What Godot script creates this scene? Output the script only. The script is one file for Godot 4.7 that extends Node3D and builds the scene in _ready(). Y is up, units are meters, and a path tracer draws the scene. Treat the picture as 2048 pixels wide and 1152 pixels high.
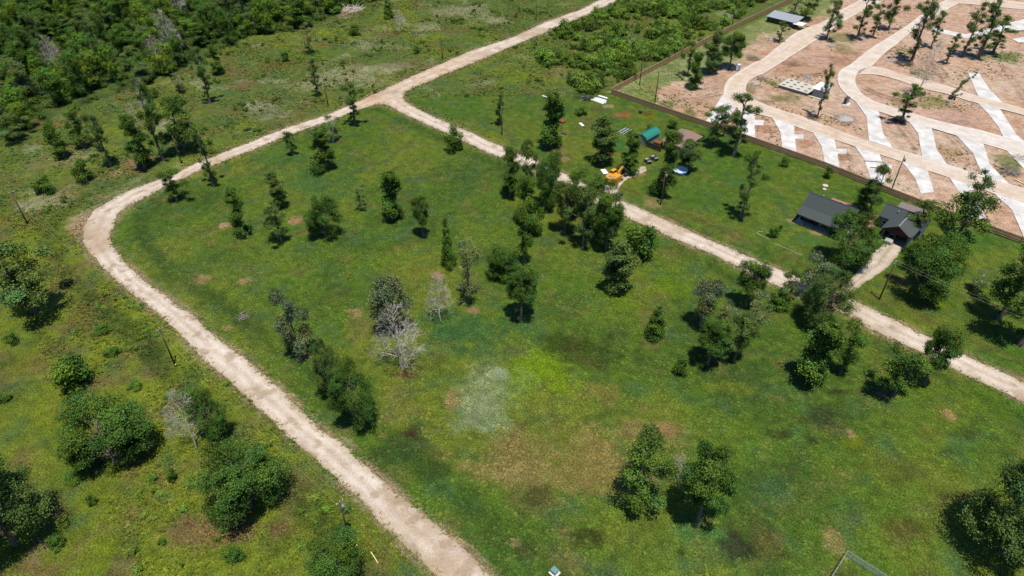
extends Node3D
# An open rural block seen from the air: gravel roads, scattered oaks, two homesteads and a camping ground under construction.

const K := 1.5          # how much brighter sunlit ground is drawn than its own colour
const SITE := -43.7     # degrees: the roads, fences and houses all stand on this bearing
var rng := RandomNumberGenerator.new()
var counts := {}
var n_big := FastNoiseLite.new()
var n_mid := FastNoiseLite.new()
var n_small := FastNoiseLite.new()
var n_clump := FastNoiseLite.new()
var protos := {}
var used := {}
var mats := {}

func _ready():
	var cam := Camera3D.new()
	cam.name = "camera"
	cam.position = Vector3(0, 95, 0)
	cam.rotation_degrees = Vector3(-38.7, 0, 0)
	cam.fov = 45.2
	cam.near = 1.0
	cam.far = 9000.0
	add_child(cam)
	cam.current = true
	var env := Environment.new()
	env.background_mode = Environment.BG_SKY
	var sky := Sky.new()
	var sm := ProceduralSkyMaterial.new()
	sm.sky_top_color = Color(0.33, 0.48, 0.72)
	sm.sky_horizon_color = Color(0.66, 0.76, 0.86)
	sm.sky_curve = 0.12
	sm.ground_bottom_color = Color(0.2, 0.24, 0.14)
	sm.ground_horizon_color = Color(0.5, 0.56, 0.56)
	sky.sky_material = sm
	env.sky = sky
	env.background_energy_multiplier = 0.72
	env.tonemap_mode = Environment.TONE_MAPPER_LINEAR
	env.tonemap_exposure = 1.45
	env.sdfgi_enabled = true
	env.ssao_enabled = true
	env.ssil_enabled = true
	var we := WorldEnvironment.new()
	we.name = "environment"
	we.environment = env
	add_child(we)
	var sun := DirectionalLight3D.new()
	sun.name = "sun"
	sun.light_energy = 1.4
	sun.light_color = Color(1.0, 0.955, 0.88)
	sun.light_angular_distance = 0.5
	sun.shadow_enabled = true
	add_child(sun)
	sun.look_at_from_position(Vector3(0, 200, 0), Vector3(0, 200, 0) + Vector3(-0.072, -0.974, -0.245), Vector3.FORWARD)
	rng.seed = 7
	set_noise(n_big, 11, 0.018, 3)
	set_noise(n_mid, 23, 0.085, 4)
	set_noise(n_small, 37, 0.42, 3)
	set_noise(n_clump, 41, 0.75, 2)
	make_materials()
	build_ground()
	build_roads()
	build_site_roads()
	make_trees()
	build_fences()
	build_houses()
	build_poles()
	build_machines()
	build_small_things()
	plant_trees()
	plant_woods()
	scatter_growth()
	for k in protos:
		for p in protos[k]:
			p.free()

func set_noise(n: FastNoiseLite, s: int, f: float, oct: int):
	n.seed = s
	n.noise_type = FastNoiseLite.TYPE_SIMPLEX_SMOOTH
	n.frequency = f
	n.fractal_octaves = oct

# ---------------------------------------------------------------- helpers

func numbered(called: String) -> String:
	var c: int = counts.get(called, 0)
	counts[called] = c + 1
	return called if c == 0 else "%s_%03d" % [called, c]

func tag(o: Node, label: String, category := "", group := "", kind := ""):
	if label: o.set_meta("label", label)
	if category: o.set_meta("category", category)
	if group: o.set_meta("group", group)
	if kind: o.set_meta("kind", kind)

func thing(called: String, at: Vector3, turn: float, label: String, category: String, group := "") -> Node3D:
	var o := Node3D.new()
	o.name = numbered(called)
	add_child(o)
	o.position = at
	o.rotation_degrees.y = turn
	tag(o, label, category, group)
	return o

func put(called: String, mesh: Mesh, m: Material, parent: Node = null) -> MeshInstance3D:
	var o := MeshInstance3D.new()
	o.mesh = mesh
	o.material_override = m
	if parent == null:
		o.name = numbered(called)
		add_child(o)
	else:
		o.name = called
		parent.add_child(o, true)
	return o

func done(st: SurfaceTool) -> ArrayMesh:
	st.generate_normals()
	return st.commit()

func surf() -> SurfaceTool:
	var st := SurfaceTool.new()
	st.begin(Mesh.PRIMITIVE_TRIANGLES)
	st.set_smooth_group(-1)
	return st

func tri(st: SurfaceTool, a: Vector3, b: Vector3, c: Vector3, out: Vector3):
	if (b - a).cross(c - a).dot(out) > 0.0:
		var t := b
		b = c
		c = t
	st.add_vertex(a)
	st.add_vertex(b)
	st.add_vertex(c)

func quad(st: SurfaceTool, a: Vector3, b: Vector3, c: Vector3, d: Vector3, out: Vector3):
	tri(st, a, b, c, out)
	tri(st, a, c, d, out)

# a box with chamfered edges
func box(st: SurfaceTool, c: Vector3, s: Vector3, ch := 0.0, b := Basis()):
	var h := s / 2.0
	if ch <= 0.0:
		for ax in 3:
			for sg in [-1.0, 1.0]:
				var n := Vector3.ZERO
				n[ax] = sg
				var u := Vector3.ZERO
				u[(ax + 1) % 3] = h[(ax + 1) % 3]
				var v := Vector3.ZERO
				v[(ax + 2) % 3] = h[(ax + 2) % 3]
				var m := n * h[ax]
				quad(st, c + b * (m - u - v), c + b * (m + u - v), c + b * (m + u + v), c + b * (m - u + v), b * n)
		return
	ch = minf(ch, minf(h.x, minf(h.y, h.z)) * 0.9)
	var pt := func(sx: float, sy: float, sz: float, full: int) -> Vector3:
		var p := Vector3(sx * (h.x - ch), sy * (h.y - ch), sz * (h.z - ch))
		p[full] += ch * [sx, sy, sz][full]
		return c + b * p
	for ax in 3:
		for sg in [-1.0, 1.0]:
			var q := []
			for k in [[-1.0, -1.0], [1.0, -1.0], [1.0, 1.0], [-1.0, 1.0]]:
				var s3 := [0.0, 0.0, 0.0]
				s3[ax] = sg
				s3[(ax + 1) % 3] = k[0]
				s3[(ax + 2) % 3] = k[1]
				q.append(pt.call(s3[0], s3[1], s3[2], ax))
			var n := Vector3.ZERO
			n[ax] = sg
			quad(st, q[0], q[1], q[2], q[3], b * n)
	for ax in 3:
		var a1 := (ax + 1) % 3
		var a2 := (ax + 2) % 3
		for s1 in [-1.0, 1.0]:
			for s2 in [-1.0, 1.0]:
				var lo := [0.0, 0.0, 0.0]
				lo[ax] = -1.0
				lo[a1] = s1
				lo[a2] = s2
				var hi := lo.duplicate()
				hi[ax] = 1.0
				var n := Vector3.ZERO
				n[a1] = s1
				n[a2] = s2
				quad(st, pt.call(lo[0], lo[1], lo[2], a1), pt.call(hi[0], hi[1], hi[2], a1), pt.call(hi[0], hi[1], hi[2], a2), pt.call(lo[0], lo[1], lo[2], a2), b * n)
	for sx in [-1.0, 1.0]:
		for sy in [-1.0, 1.0]:
			for sz in [-1.0, 1.0]:
				tri(st, pt.call(sx, sy, sz, 0), pt.call(sx, sy, sz, 1), pt.call(sx, sy, sz, 2), b * Vector3(sx, sy, sz))

func box_mesh(c: Vector3, s: Vector3, ch := 0.0, b := Basis()) -> ArrayMesh:
	var st := surf()
	box(st, c, s, ch, b)
	return done(st)

func tube(st: SurfaceTool, a: Vector3, b: Vector3, ra: float, rb: float, n := 6, caps := true):
	var d := (b - a).normalized()
	var u := d.cross(Vector3.UP if absf(d.y) < 0.9 else Vector3.RIGHT).normalized()
	var v := d.cross(u)
	for i in n:
		var t0 := TAU * i / n
		var t1 := TAU * (i + 1) / n
		var o0 := u * cos(t0) + v * sin(t0)
		var o1 := u * cos(t1) + v * sin(t1)
		quad(st, a + o0 * ra, a + o1 * ra, b + o1 * rb, b + o0 * rb, o0 + o1)
		if caps:
			tri(st, b, b + o0 * rb, b + o1 * rb, d)
			tri(st, a, a + o0 * ra, a + o1 * ra, -d)

# a flat outline in the ground plane pulled up between two heights
func slab(st: SurfaceTool, pts: PackedVector2Array, y0: float, y1: float):
	var idx := Geometry2D.triangulate_polygon(pts)
	for i in range(0, idx.size(), 3):
		var q := []
		for k in 3:
			var p := pts[idx[i + k]]
			q.append(Vector3(p.x, y1, p.y))
		tri(st, q[0], q[1], q[2], Vector3.UP)
	var mid := Vector2.ZERO
	for p in pts: mid += p / pts.size()
	var cw := Geometry2D.is_polygon_clockwise(pts)
	for i in pts.size():
		var a := pts[i]
		var b := pts[(i + 1) % pts.size()]
		var o := Vector2(b.y - a.y, a.x - b.x)
		if not cw: o = -o
		o = -o
		quad(st, Vector3(a.x, y0, a.y), Vector3(b.x, y0, b.y), Vector3(b.x, y1, b.y), Vector3(a.x, y1, a.y), Vector3(o.x, 0, o.y))

func seen(h: String, tex := 0.52) -> Color:
	var c := Color(h).srgb_to_linear()
	var q := K * tex
	return Color(c.r / q, c.g / q, c.b / q)

func mat(key: String, lin: Color, rough := 0.8, metal := 0.0, relief := 0.0, scale := 1.0) -> StandardMaterial3D:
	var m := StandardMaterial3D.new()
	m.albedo_color = lin.linear_to_srgb()
	m.roughness = rough
	m.metallic = metal
	if relief > 0.0:
		m.albedo_texture = mats["grain"]
		m.normal_enabled = true
		m.normal_texture = mats["grain_normal"]
		m.normal_scale = relief
		m.uv1_triplanar = true
		m.uv1_scale = Vector3.ONE * scale
	mats[key] = m
	return m

func noise_tex(s: int, f: float, oct: int, lo: float, hi: float, size := 512, normal := false, type := FastNoiseLite.TYPE_SIMPLEX) -> NoiseTexture2D:
	var n := FastNoiseLite.new()
	n.seed = s
	n.noise_type = type
	n.frequency = f
	n.fractal_octaves = oct
	n.fractal_gain = 0.65
	var t := NoiseTexture2D.new()
	t.noise = n
	t.width = size
	t.height = size
	t.seamless = true
	if normal:
		t.as_normal_map = true
		t.bump_strength = 6.0
	else:
		var g := Gradient.new()
		g.set_color(0, Color(lo, lo, lo))
		g.set_color(1, Color(hi, hi, hi))
		t.color_ramp = g
	return t

func make_materials():
	mats["grain"] = noise_tex(3, 0.03, 5, 0.62, 1.0)
	mats["grain_normal"] = noise_tex(3, 0.03, 5, 0, 1, 512, true)
	# ground: real colours come with the vertices; the texture adds grass grain
	var g := StandardMaterial3D.new()
	g.vertex_color_use_as_albedo = true
	g.roughness = 0.95
	g.metallic_specular = 0.2
	g.albedo_texture = noise_tex(5, 0.045, 6, 0.46, 1.0, 1024)
	g.normal_enabled = true
	g.normal_texture = noise_tex(6, 0.06, 5, 0, 1, 1024, true)
	g.normal_scale = 0.75
	g.uv1_scale = Vector3(1.0 / 22.0, 1.0 / 22.0, 1.0)
	g.detail_enabled = true
	g.detail_blend_mode = BaseMaterial3D.BLEND_MODE_MUL
	g.detail_uv_layer = BaseMaterial3D.DETAIL_UV_2
	g.detail_albedo = noise_tex(8, 0.014, 6, 0.74, 1.0, 1024)
	g.uv2_scale = Vector3(1.0 / 47.0, 1.0 / 47.0, 1.0)
	mats["ground"] = g
	var r: StandardMaterial3D = g.duplicate()
	r.albedo_texture = noise_tex(15, 0.04, 6, 0.82, 1.0, 1024)
	r.detail_albedo = noise_tex(18, 0.01, 4, 0.88, 1.0, 1024)
	r.normal_scale = 0.3
	mats["gravel"] = r
	var lf := StandardMaterial3D.new()
	lf.vertex_color_use_as_albedo = true
	lf.roughness = 0.75
	lf.metallic_specular = 0.18
	lf.cull_mode = BaseMaterial3D.CULL_DISABLED
	lf.backlight_enabled = true
	lf.backlight = Color(0.10, 0.16, 0.03)
	mats["leaf"] = lf
	var gr: StandardMaterial3D = lf.duplicate()
	gr.roughness = 0.8
	gr.metallic_specular = 0.2
	mats["weed"] = gr
	mat("bark", Color(0.17, 0.145, 0.12), 0.9, 0, 0.8, 1.5)
	mat("dead_wood", Color(0.45, 0.425, 0.38), 0.95)
	mat("grey_wood", Color(0.30, 0.27, 0.23), 0.85, 0, 0.5, 1.5)
	mat("pole_wood", Color(0.075, 0.06, 0.048), 0.9, 0, 0.5, 1.0)
	mat("fence_wood", Color(0.50, 0.29, 0.13), 0.85, 0, 0.5, 0.7)
	mat("fence_cap", Color(0.62, 0.46, 0.29), 0.85, 0, 0.5, 0.7)
	mat("old_wood", Color(0.09, 0.075, 0.06), 0.9, 0, 0.5, 0.7)
	var slab_mat := mat("concrete", Color(0.575, 0.575, 0.57), 0.85)
	slab_mat.albedo_texture = noise_tex(21, 0.007, 5, 0.78, 1.0, 512)
	slab_mat.uv1_triplanar = true
	slab_mat.uv1_scale = Vector3.ONE * 0.045
	mat("cream_concrete", Color(0.62, 0.60, 0.53), 0.85, 0, 0.25, 0.3)
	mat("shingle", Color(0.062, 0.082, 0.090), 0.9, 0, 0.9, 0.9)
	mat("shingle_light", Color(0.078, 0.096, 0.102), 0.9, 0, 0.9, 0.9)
	mat("brown_shingle", Color(0.32, 0.215, 0.19), 0.9, 0, 0.8, 0.9)
	mat("mauve_metal", Color(0.24, 0.20, 0.20), 0.6, 0.0, 0.3, 0.5)
	mat("green_metal", Color(0.022, 0.20, 0.165), 0.45, 0.1)
	mat("galvanised", Color(0.52, 0.58, 0.64), 0.42, 0.25, 0.2, 0.4)
	mat("white_metal", Color(0.72, 0.74, 0.78), 0.4, 0.1)
	mat("grey_wall", Color(0.28, 0.29, 0.27), 0.8, 0, 0.2, 0.8)
	mat("sage_wall", Color(0.34, 0.37, 0.31), 0.8, 0, 0.2, 0.8)
	mat("red_brick", Color(0.07, 0.028, 0.022), 0.9, 0, 0.6, 1.6)
	mat("dark_brown", Color(0.05, 0.033, 0.024), 0.8, 0, 0.3, 0.8)
	mat("white_paint", Color(0.78, 0.78, 0.76), 0.5)
	mat("glass", Color(0.02, 0.025, 0.03), 0.08)
	mat("rubber", Color(0.02, 0.02, 0.02), 0.9)
	mat("black_paint", Color(0.025, 0.025, 0.028), 0.4)
	mat("steel_dark", Color(0.06, 0.055, 0.05), 0.6, 0.3)
	mat("yellow_paint", Color(0.54, 0.25, 0.03), 0.42)
	mat("silver_paint", Color(0.45, 0.44, 0.43), 0.3, 0.3)
	mat("red_paint", Color(0.36, 0.03, 0.025), 0.5)
	mat("rust", Color(0.25, 0.075, 0.03), 0.85, 0, 0.4, 1.0)
	mat("paver", Color(0.44, 0.20, 0.155), 0.9, 0, 0.6, 0.8)
	mat("blue_plastic", Color(0.07, 0.22, 0.42), 0.45)
	mat("teal_paint", Color(0.10, 0.21, 0.21), 0.4)
	mat("wire", Color(0.26, 0.28, 0.26), 0.7)
	mat("yellow_pipe", Color(0.66, 0.56, 0.26), 0.5)
	mat("grey_paint", Color(0.20, 0.22, 0.24), 0.5, 0.2)
	mat("shade_tinted_pool", Color(0.42, 0.49, 0.56), 0.5)  # white cover, coloured blue-grey to stand in for tree shade
	mat("rubble", Color(0.30, 0.27, 0.25), 0.95, 0, 0.8, 1.0)
	mat("earth", Color(0.44, 0.29, 0.19), 0.95, 0, 0.9, 0.8)
	mat("gravel_pile", Color(0.50, 0.49, 0.48), 0.95, 0, 0.9, 1.5)

# ---------------------------------------------------------------- the ground

var fence_line := PackedVector2Array([Vector2(33.44, -223.38), Vector2(63.63, -195.15), Vector2(86.61, -173.22), Vector2(101.59, -156.06), Vector2(110.07, -146.71), Vector2(125.04, -131.90)])
var dirt_area := PackedVector2Array([Vector2(47.67, -211.41), Vector2(50.75, -225.89), Vector2(57.12, -234.59), Vector2(66.26, -236.39), Vector2(75.83, -247.15), Vector2(86.62, -260.77), Vector2(100.16, -282.01), Vector2(115.73, -293.03), Vector2(132.76, -306.10), Vector2(158.10, -344.86), Vector2(228.83, -446.84), Vector2(435.25, -446.84), Vector2(158.18, -101.88), Vector2(125.29, -133.31), Vector2(102.25, -157.57), Vector2(87.21, -174.96), Vector2(64.20, -197.56), Vector2(56.37, -204.68)])
var lot_area := PackedVector2Array([Vector2(-96.99, -139.16), Vector2(-92.55, -160.38), Vector2(-46.54, -214.51), Vector2(-36.22, -210.65), Vector2(22.72, -152.86), Vector2(93.18, -85.25), Vector2(84.75, -41.67), Vector2(3.72, -41.67), Vector2(-36.09, -82.29)])
var lawn_area := PackedVector2Array([Vector2(-34.12, -220.50), Vector2(33.44, -223.38), Vector2(86.61, -173.22), Vector2(125.04, -131.90), Vector2(116.90, -74.55), Vector2(72.64, -114.45), Vector2(23.47, -160.38)])
var left_area := PackedVector2Array([Vector2(-208.14, -183.10), Vector2(-110.38, -150.46), Vector2(-90.09, -125.11), Vector2(-11.86, -52.17), Vector2(-1.51, -35.58), Vector2(-115.21, -30.08)])
var wood_area := PackedVector2Array([Vector2(-187.68, -183.10), Vector2(-175.21, -195.50), Vector2(-154.88, -192.12), Vector2(-148.41, -195.50), Vector2(-145.44, -207.63), Vector2(-140.08, -216.48), Vector2(-131.33, -226.74), Vector2(-123.73, -240.05), Vector2(-115.87, -250.57), Vector2(-111.73, -266.11), Vector2(-104.46, -280.82), Vector2(-86.77, -286.82), Vector2(-79.76, -302.08), Vector2(-71.02, -318.68), Vector2(-54.07, -333.67), Vector2(-31.93, -380.47), Vector2(-7.25, -459.82), Vector2(-301.40, -572.55), Vector2(-449.41, -446.84)])
var thicket_area := PackedVector2Array([Vector2(7.25, -262.35), Vector2(15.35, -282.01), Vector2(28.65, -297.50), Vector2(44.91, -320.13), Vector2(75.59, -361.94), Vector2(138.00, -380.47), Vector2(116.75, -329.06), Vector2(85.42, -288.05), Vector2(71.54, -270.51), Vector2(50.09, -245.70), Vector2(34.69, -228.45), Vector2(24.59, -222.55), Vector2(17.11, -240.05), Vector2(11.20, -249.59)])
var road_la := PackedVector2Array([Vector2(-0.93, -42.32), Vector2(-10.99, -52.09), Vector2(-15.85, -56.51), Vector2(-19.98, -60.71), Vector2(-24.25, -64.91), Vector2(-28.80, -68.98), Vector2(-34.98, -74.45), Vector2(-41.26, -79.89), Vector2(-46.38, -84.53), Vector2(-52.54, -89.97), Vector2(-61.07, -97.45), Vector2(-69.44, -105.78), Vector2(-77.80, -112.62), Vector2(-85.46, -118.93), Vector2(-92.96, -125.68), Vector2(-98.43, -130.70), Vector2(-102.42, -135.57), Vector2(-105.27, -140.45), Vector2(-106.78, -145.12), Vector2(-107.00, -149.51), Vector2(-105.66, -154.08), Vector2(-102.06, -159.87), Vector2(-95.07, -167.87), Vector2(-87.75, -177.32), Vector2(-76.77, -189.81), Vector2(-69.84, -197.91), Vector2(-60.72, -205.78), Vector2(-49.80, -219.28), Vector2(-37.41, -236.84), Vector2(-26.71, -250.57), Vector2(-15.20, -265.03), Vector2(0.00, -279.65), Vector2(14.16, -298.80), Vector2(29.29, -314.40), Vector2(39.53, -329.06), Vector2(104.55, -416.98)])
var road_ra := PackedVector2Array([Vector2(6.45, -42.97), Vector2(-3.04, -52.09), Vector2(-5.84, -54.90), Vector2(-10.64, -59.59), Vector2(-15.34, -63.36), Vector2(-19.26, -66.78), Vector2(-23.59, -70.66), Vector2(-27.65, -74.76), Vector2(-34.48, -79.89), Vector2(-38.86, -84.53), Vector2(-44.45, -89.84), Vector2(-49.20, -94.30), Vector2(-59.61, -102.77), Vector2(-68.08, -110.50), Vector2(-76.73, -117.18), Vector2(-84.66, -123.81), Vector2(-91.43, -130.70), Vector2(-95.37, -135.57), Vector2(-97.94, -140.45), Vector2(-99.29, -146.48), Vector2(-98.92, -151.41), Vector2(-96.49, -156.06), Vector2(-92.96, -162.48), Vector2(-85.93, -172.08), Vector2(-75.11, -184.04), Vector2(-66.82, -193.80), Vector2(-59.16, -200.72), Vector2(-52.07, -208.01), Vector2(-47.17, -213.34), Vector2(-41.36, -218.48), Vector2(-33.54, -228.88), Vector2(-25.74, -238.66), Vector2(-14.58, -251.07), Vector2(0.00, -268.84), Vector2(13.64, -285.00), Vector2(28.41, -302.75), Vector2(41.71, -319.41), Vector2(49.58, -329.06), Vector2(114.88, -413.62)])
var road_lc := PackedVector2Array([Vector2(-30.66, -236.39), Vector2(-35.69, -226.74), Vector2(-36.34, -220.91), Vector2(-35.07, -217.27), Vector2(-32.57, -214.12), Vector2(-27.08, -208.01), Vector2(-19.51, -200.72), Vector2(-13.00, -195.15), Vector2(-6.71, -188.50), Vector2(0.00, -183.41), Vector2(7.97, -176.43), Vector2(14.67, -169.25), Vector2(20.99, -162.48), Vector2(27.49, -156.06), Vector2(34.08, -150.22), Vector2(41.20, -143.32), Vector2(48.03, -136.82), Vector2(52.63, -132.70), Vector2(58.70, -127.20), Vector2(63.46, -123.07), Vector2(68.48, -117.88), Vector2(72.73, -114.96), Vector2(75.58, -112.13), Vector2(79.29, -108.43), Vector2(82.59, -104.26), Vector2(86.23, -101.30), Vector2(89.18, -97.31), Vector2(96.12, -90.35), Vector2(109.55, -76.15), Vector2(130.41, -54.11)])
var road_rc := PackedVector2Array([Vector2(-51.86, -212.18), Vector2(-47.42, -214.90), Vector2(-42.50, -214.90), Vector2(-40.15, -213.34), Vector2(-38.10, -211.41), Vector2(-32.59, -205.78), Vector2(-22.26, -196.18), Vector2(-14.18, -188.50), Vector2(-6.52, -180.94), Vector2(0.00, -176.43), Vector2(7.72, -168.42), Vector2(14.18, -161.16), Vector2(21.55, -154.08), Vector2(27.84, -148.34), Vector2(33.00, -143.09), Vector2(39.98, -136.82), Vector2(46.83, -131.50), Vector2(50.79, -127.20), Vector2(56.82, -120.71), Vector2(61.53, -117.01), Vector2(67.97, -111.64), Vector2(73.03, -105.78), Vector2(76.72, -101.74), Vector2(82.30, -96.61), Vector2(88.14, -90.35), Vector2(93.31, -85.49), Vector2(105.01, -74.55), Vector2(126.33, -52.94)])
var ground_x := PackedFloat32Array()
var ground_z := PackedFloat32Array()
var ground_c := PackedColorArray()
var no_grass: Array[PackedVector2Array] = []

func wedge(a: Color, b: Color, t: float) -> Color:
	return a.lerp(b, clampf(t, 0.0, 1.0))

func site_frame(p: Vector2) -> Vector2:
	var o := p - fence_line[0]
	var t := deg_to_rad(SITE)
	return Vector2(o.dot(Vector2(cos(t), -sin(t))), o.dot(Vector2(sin(t), cos(t))))

func relief(x: float, z: float) -> float:
	return n_mid.get_noise_2d(x, z) * 0.10 + n_big.get_noise_2d(x * 0.7, z * 0.7) * 0.10 - 0.06

func inside(area: PackedVector2Array, p: Vector2) -> bool:
	return Geometry2D.is_point_in_polygon(p, area)

func ground_colour(x: float, z: float, pal: Dictionary) -> Color:
	var wx := x + n_mid.get_noise_2d(x + 400, z) * 3.0 + n_small.get_noise_2d(x + 90, z) * 0.9
	var wz := z + n_mid.get_noise_2d(x, z + 700) * 3.0 + n_small.get_noise_2d(x, z + 90) * 0.9
	var p := Vector2(wx, wz)
	var a := n_big.get_noise_2d(x, z)
	var b := n_mid.get_noise_2d(x, z)
	var c := n_small.get_noise_2d(x, z)
	var col: Color
	if inside(dirt_area, p):
		var f := site_frame(Vector2(x, z))
		var streak := n_mid.get_noise_2d(f.x * 0.22 + 50.0, f.y * 1.5)
		col = wedge(pal.dirt, pal.dirt_pale, 0.5 + a * 1.1 + streak * 0.9)
		col = wedge(col, pal.dirt_brown, -0.22 - b * 1.2 + c * 0.6)
		col = wedge(col, pal.dirt_rose, n_big.get_noise_2d(x + 99, z * 1.4) * 1.5)
		col = wedge(col, pal.dirt_dark, (absf(n_mid.get_noise_2d(x * 0.5 - 33, z * 0.5)) * -9.0 + 0.42) * (0.5 + a))
		col = wedge(col, pal.weed, ((n_big.get_noise_2d(x * 1.7 + 7, z * 1.7) - 0.40) * 3.0 + c * 0.5) * 0.7)
		return col
	if inside(wood_area, p):
		col = wedge(pal.wood, pal.meadow, 0.3 + b)
	elif inside(lot_area, p):
		col = wedge(pal.lot, pal.lot_yellow, 0.30 + a * 1.6 + b * 0.5)
		col = wedge(col, pal.lot_deep, -a * 1.7 + b * 0.7 - 0.12)
		col = wedge(col, pal.brown, (n_mid.get_noise_2d(x + 211, z) - 0.17) * 1.5 + c * 0.15)
		col = wedge(col, pal.dark_grass, (n_mid.get_noise_2d(site_frame(Vector2(x, z)).x * 1.9, site_frame(Vector2(x, z)).y * 0.6 + 900.0) - 0.22) * 1.6 + c * 0.2)
	elif inside(lawn_area, p):
		col = wedge(pal.lawn, pal.lot_yellow, 0.3 + a + b * 0.6)
		col = wedge(col, pal.lot_deep, -b * 1.1 - 0.15 + c * 0.2)
		col = wedge(col, pal.brown, (n_mid.get_noise_2d(x + 211, z) - 0.22) * 1.3)
	elif inside(left_area, p):
		col = wedge(pal.rough, pal.rough_yellow, 0.35 + a * 1.2 + b * 0.8)
		col = wedge(col, pal.brown, (n_mid.get_noise_2d(x * 0.8 + 211, z * 0.8) - 0.02) * 2.4 + c * 0.3)
		col = wedge(col, pal.lot_deep, -b * 1.2 - 0.2)
	else:
		var f := site_frame(Vector2(x, z))
		if f.x > -2.0 and f.y < 0.0:
			col = wedge(pal.straw, pal.weed, 0.3 + b * 1.5 + c)
		else:
			col = wedge(pal.meadow, pal.rough_yellow, 0.15 + a + b * 0.7)
			col = wedge(col, pal.brown, (n_mid.get_noise_2d(x * 0.7 + 211, z * 0.7) - 0.08) * 2.0)
			col = wedge(col, pal.pale, (n_mid.get_noise_2d(x * 0.6 + 511, z * 0.6 + 40) - 0.30) * 2.4 + c * 0.3)
	col = wedge(col, pal.sprout, (c - 0.08) * 0.75)
	col = wedge(col, pal.dark_grass, (-c - 0.08) * 0.7)  # darker grass tone where the fine noise is low
	col = wedge(col, pal.cool, (n_mid.get_noise_2d(x * 1.3 - 60, z * 1.3 + 31) - 0.12) * 1.3)
	col = wedge(col, pal.olive, (n_small.get_noise_2d(x * 0.6 + 77, z * 0.6) - 0.2) * 0.6)
	return col

func axis(parts: Array) -> PackedFloat32Array:
	var out := PackedFloat32Array()
	for q in parts:
		var v: float = q[0]
		while v < q[1] - 0.001:
			out.append(v)
			v += q[2]
	out.append(parts[-1][1])
	return out

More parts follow.
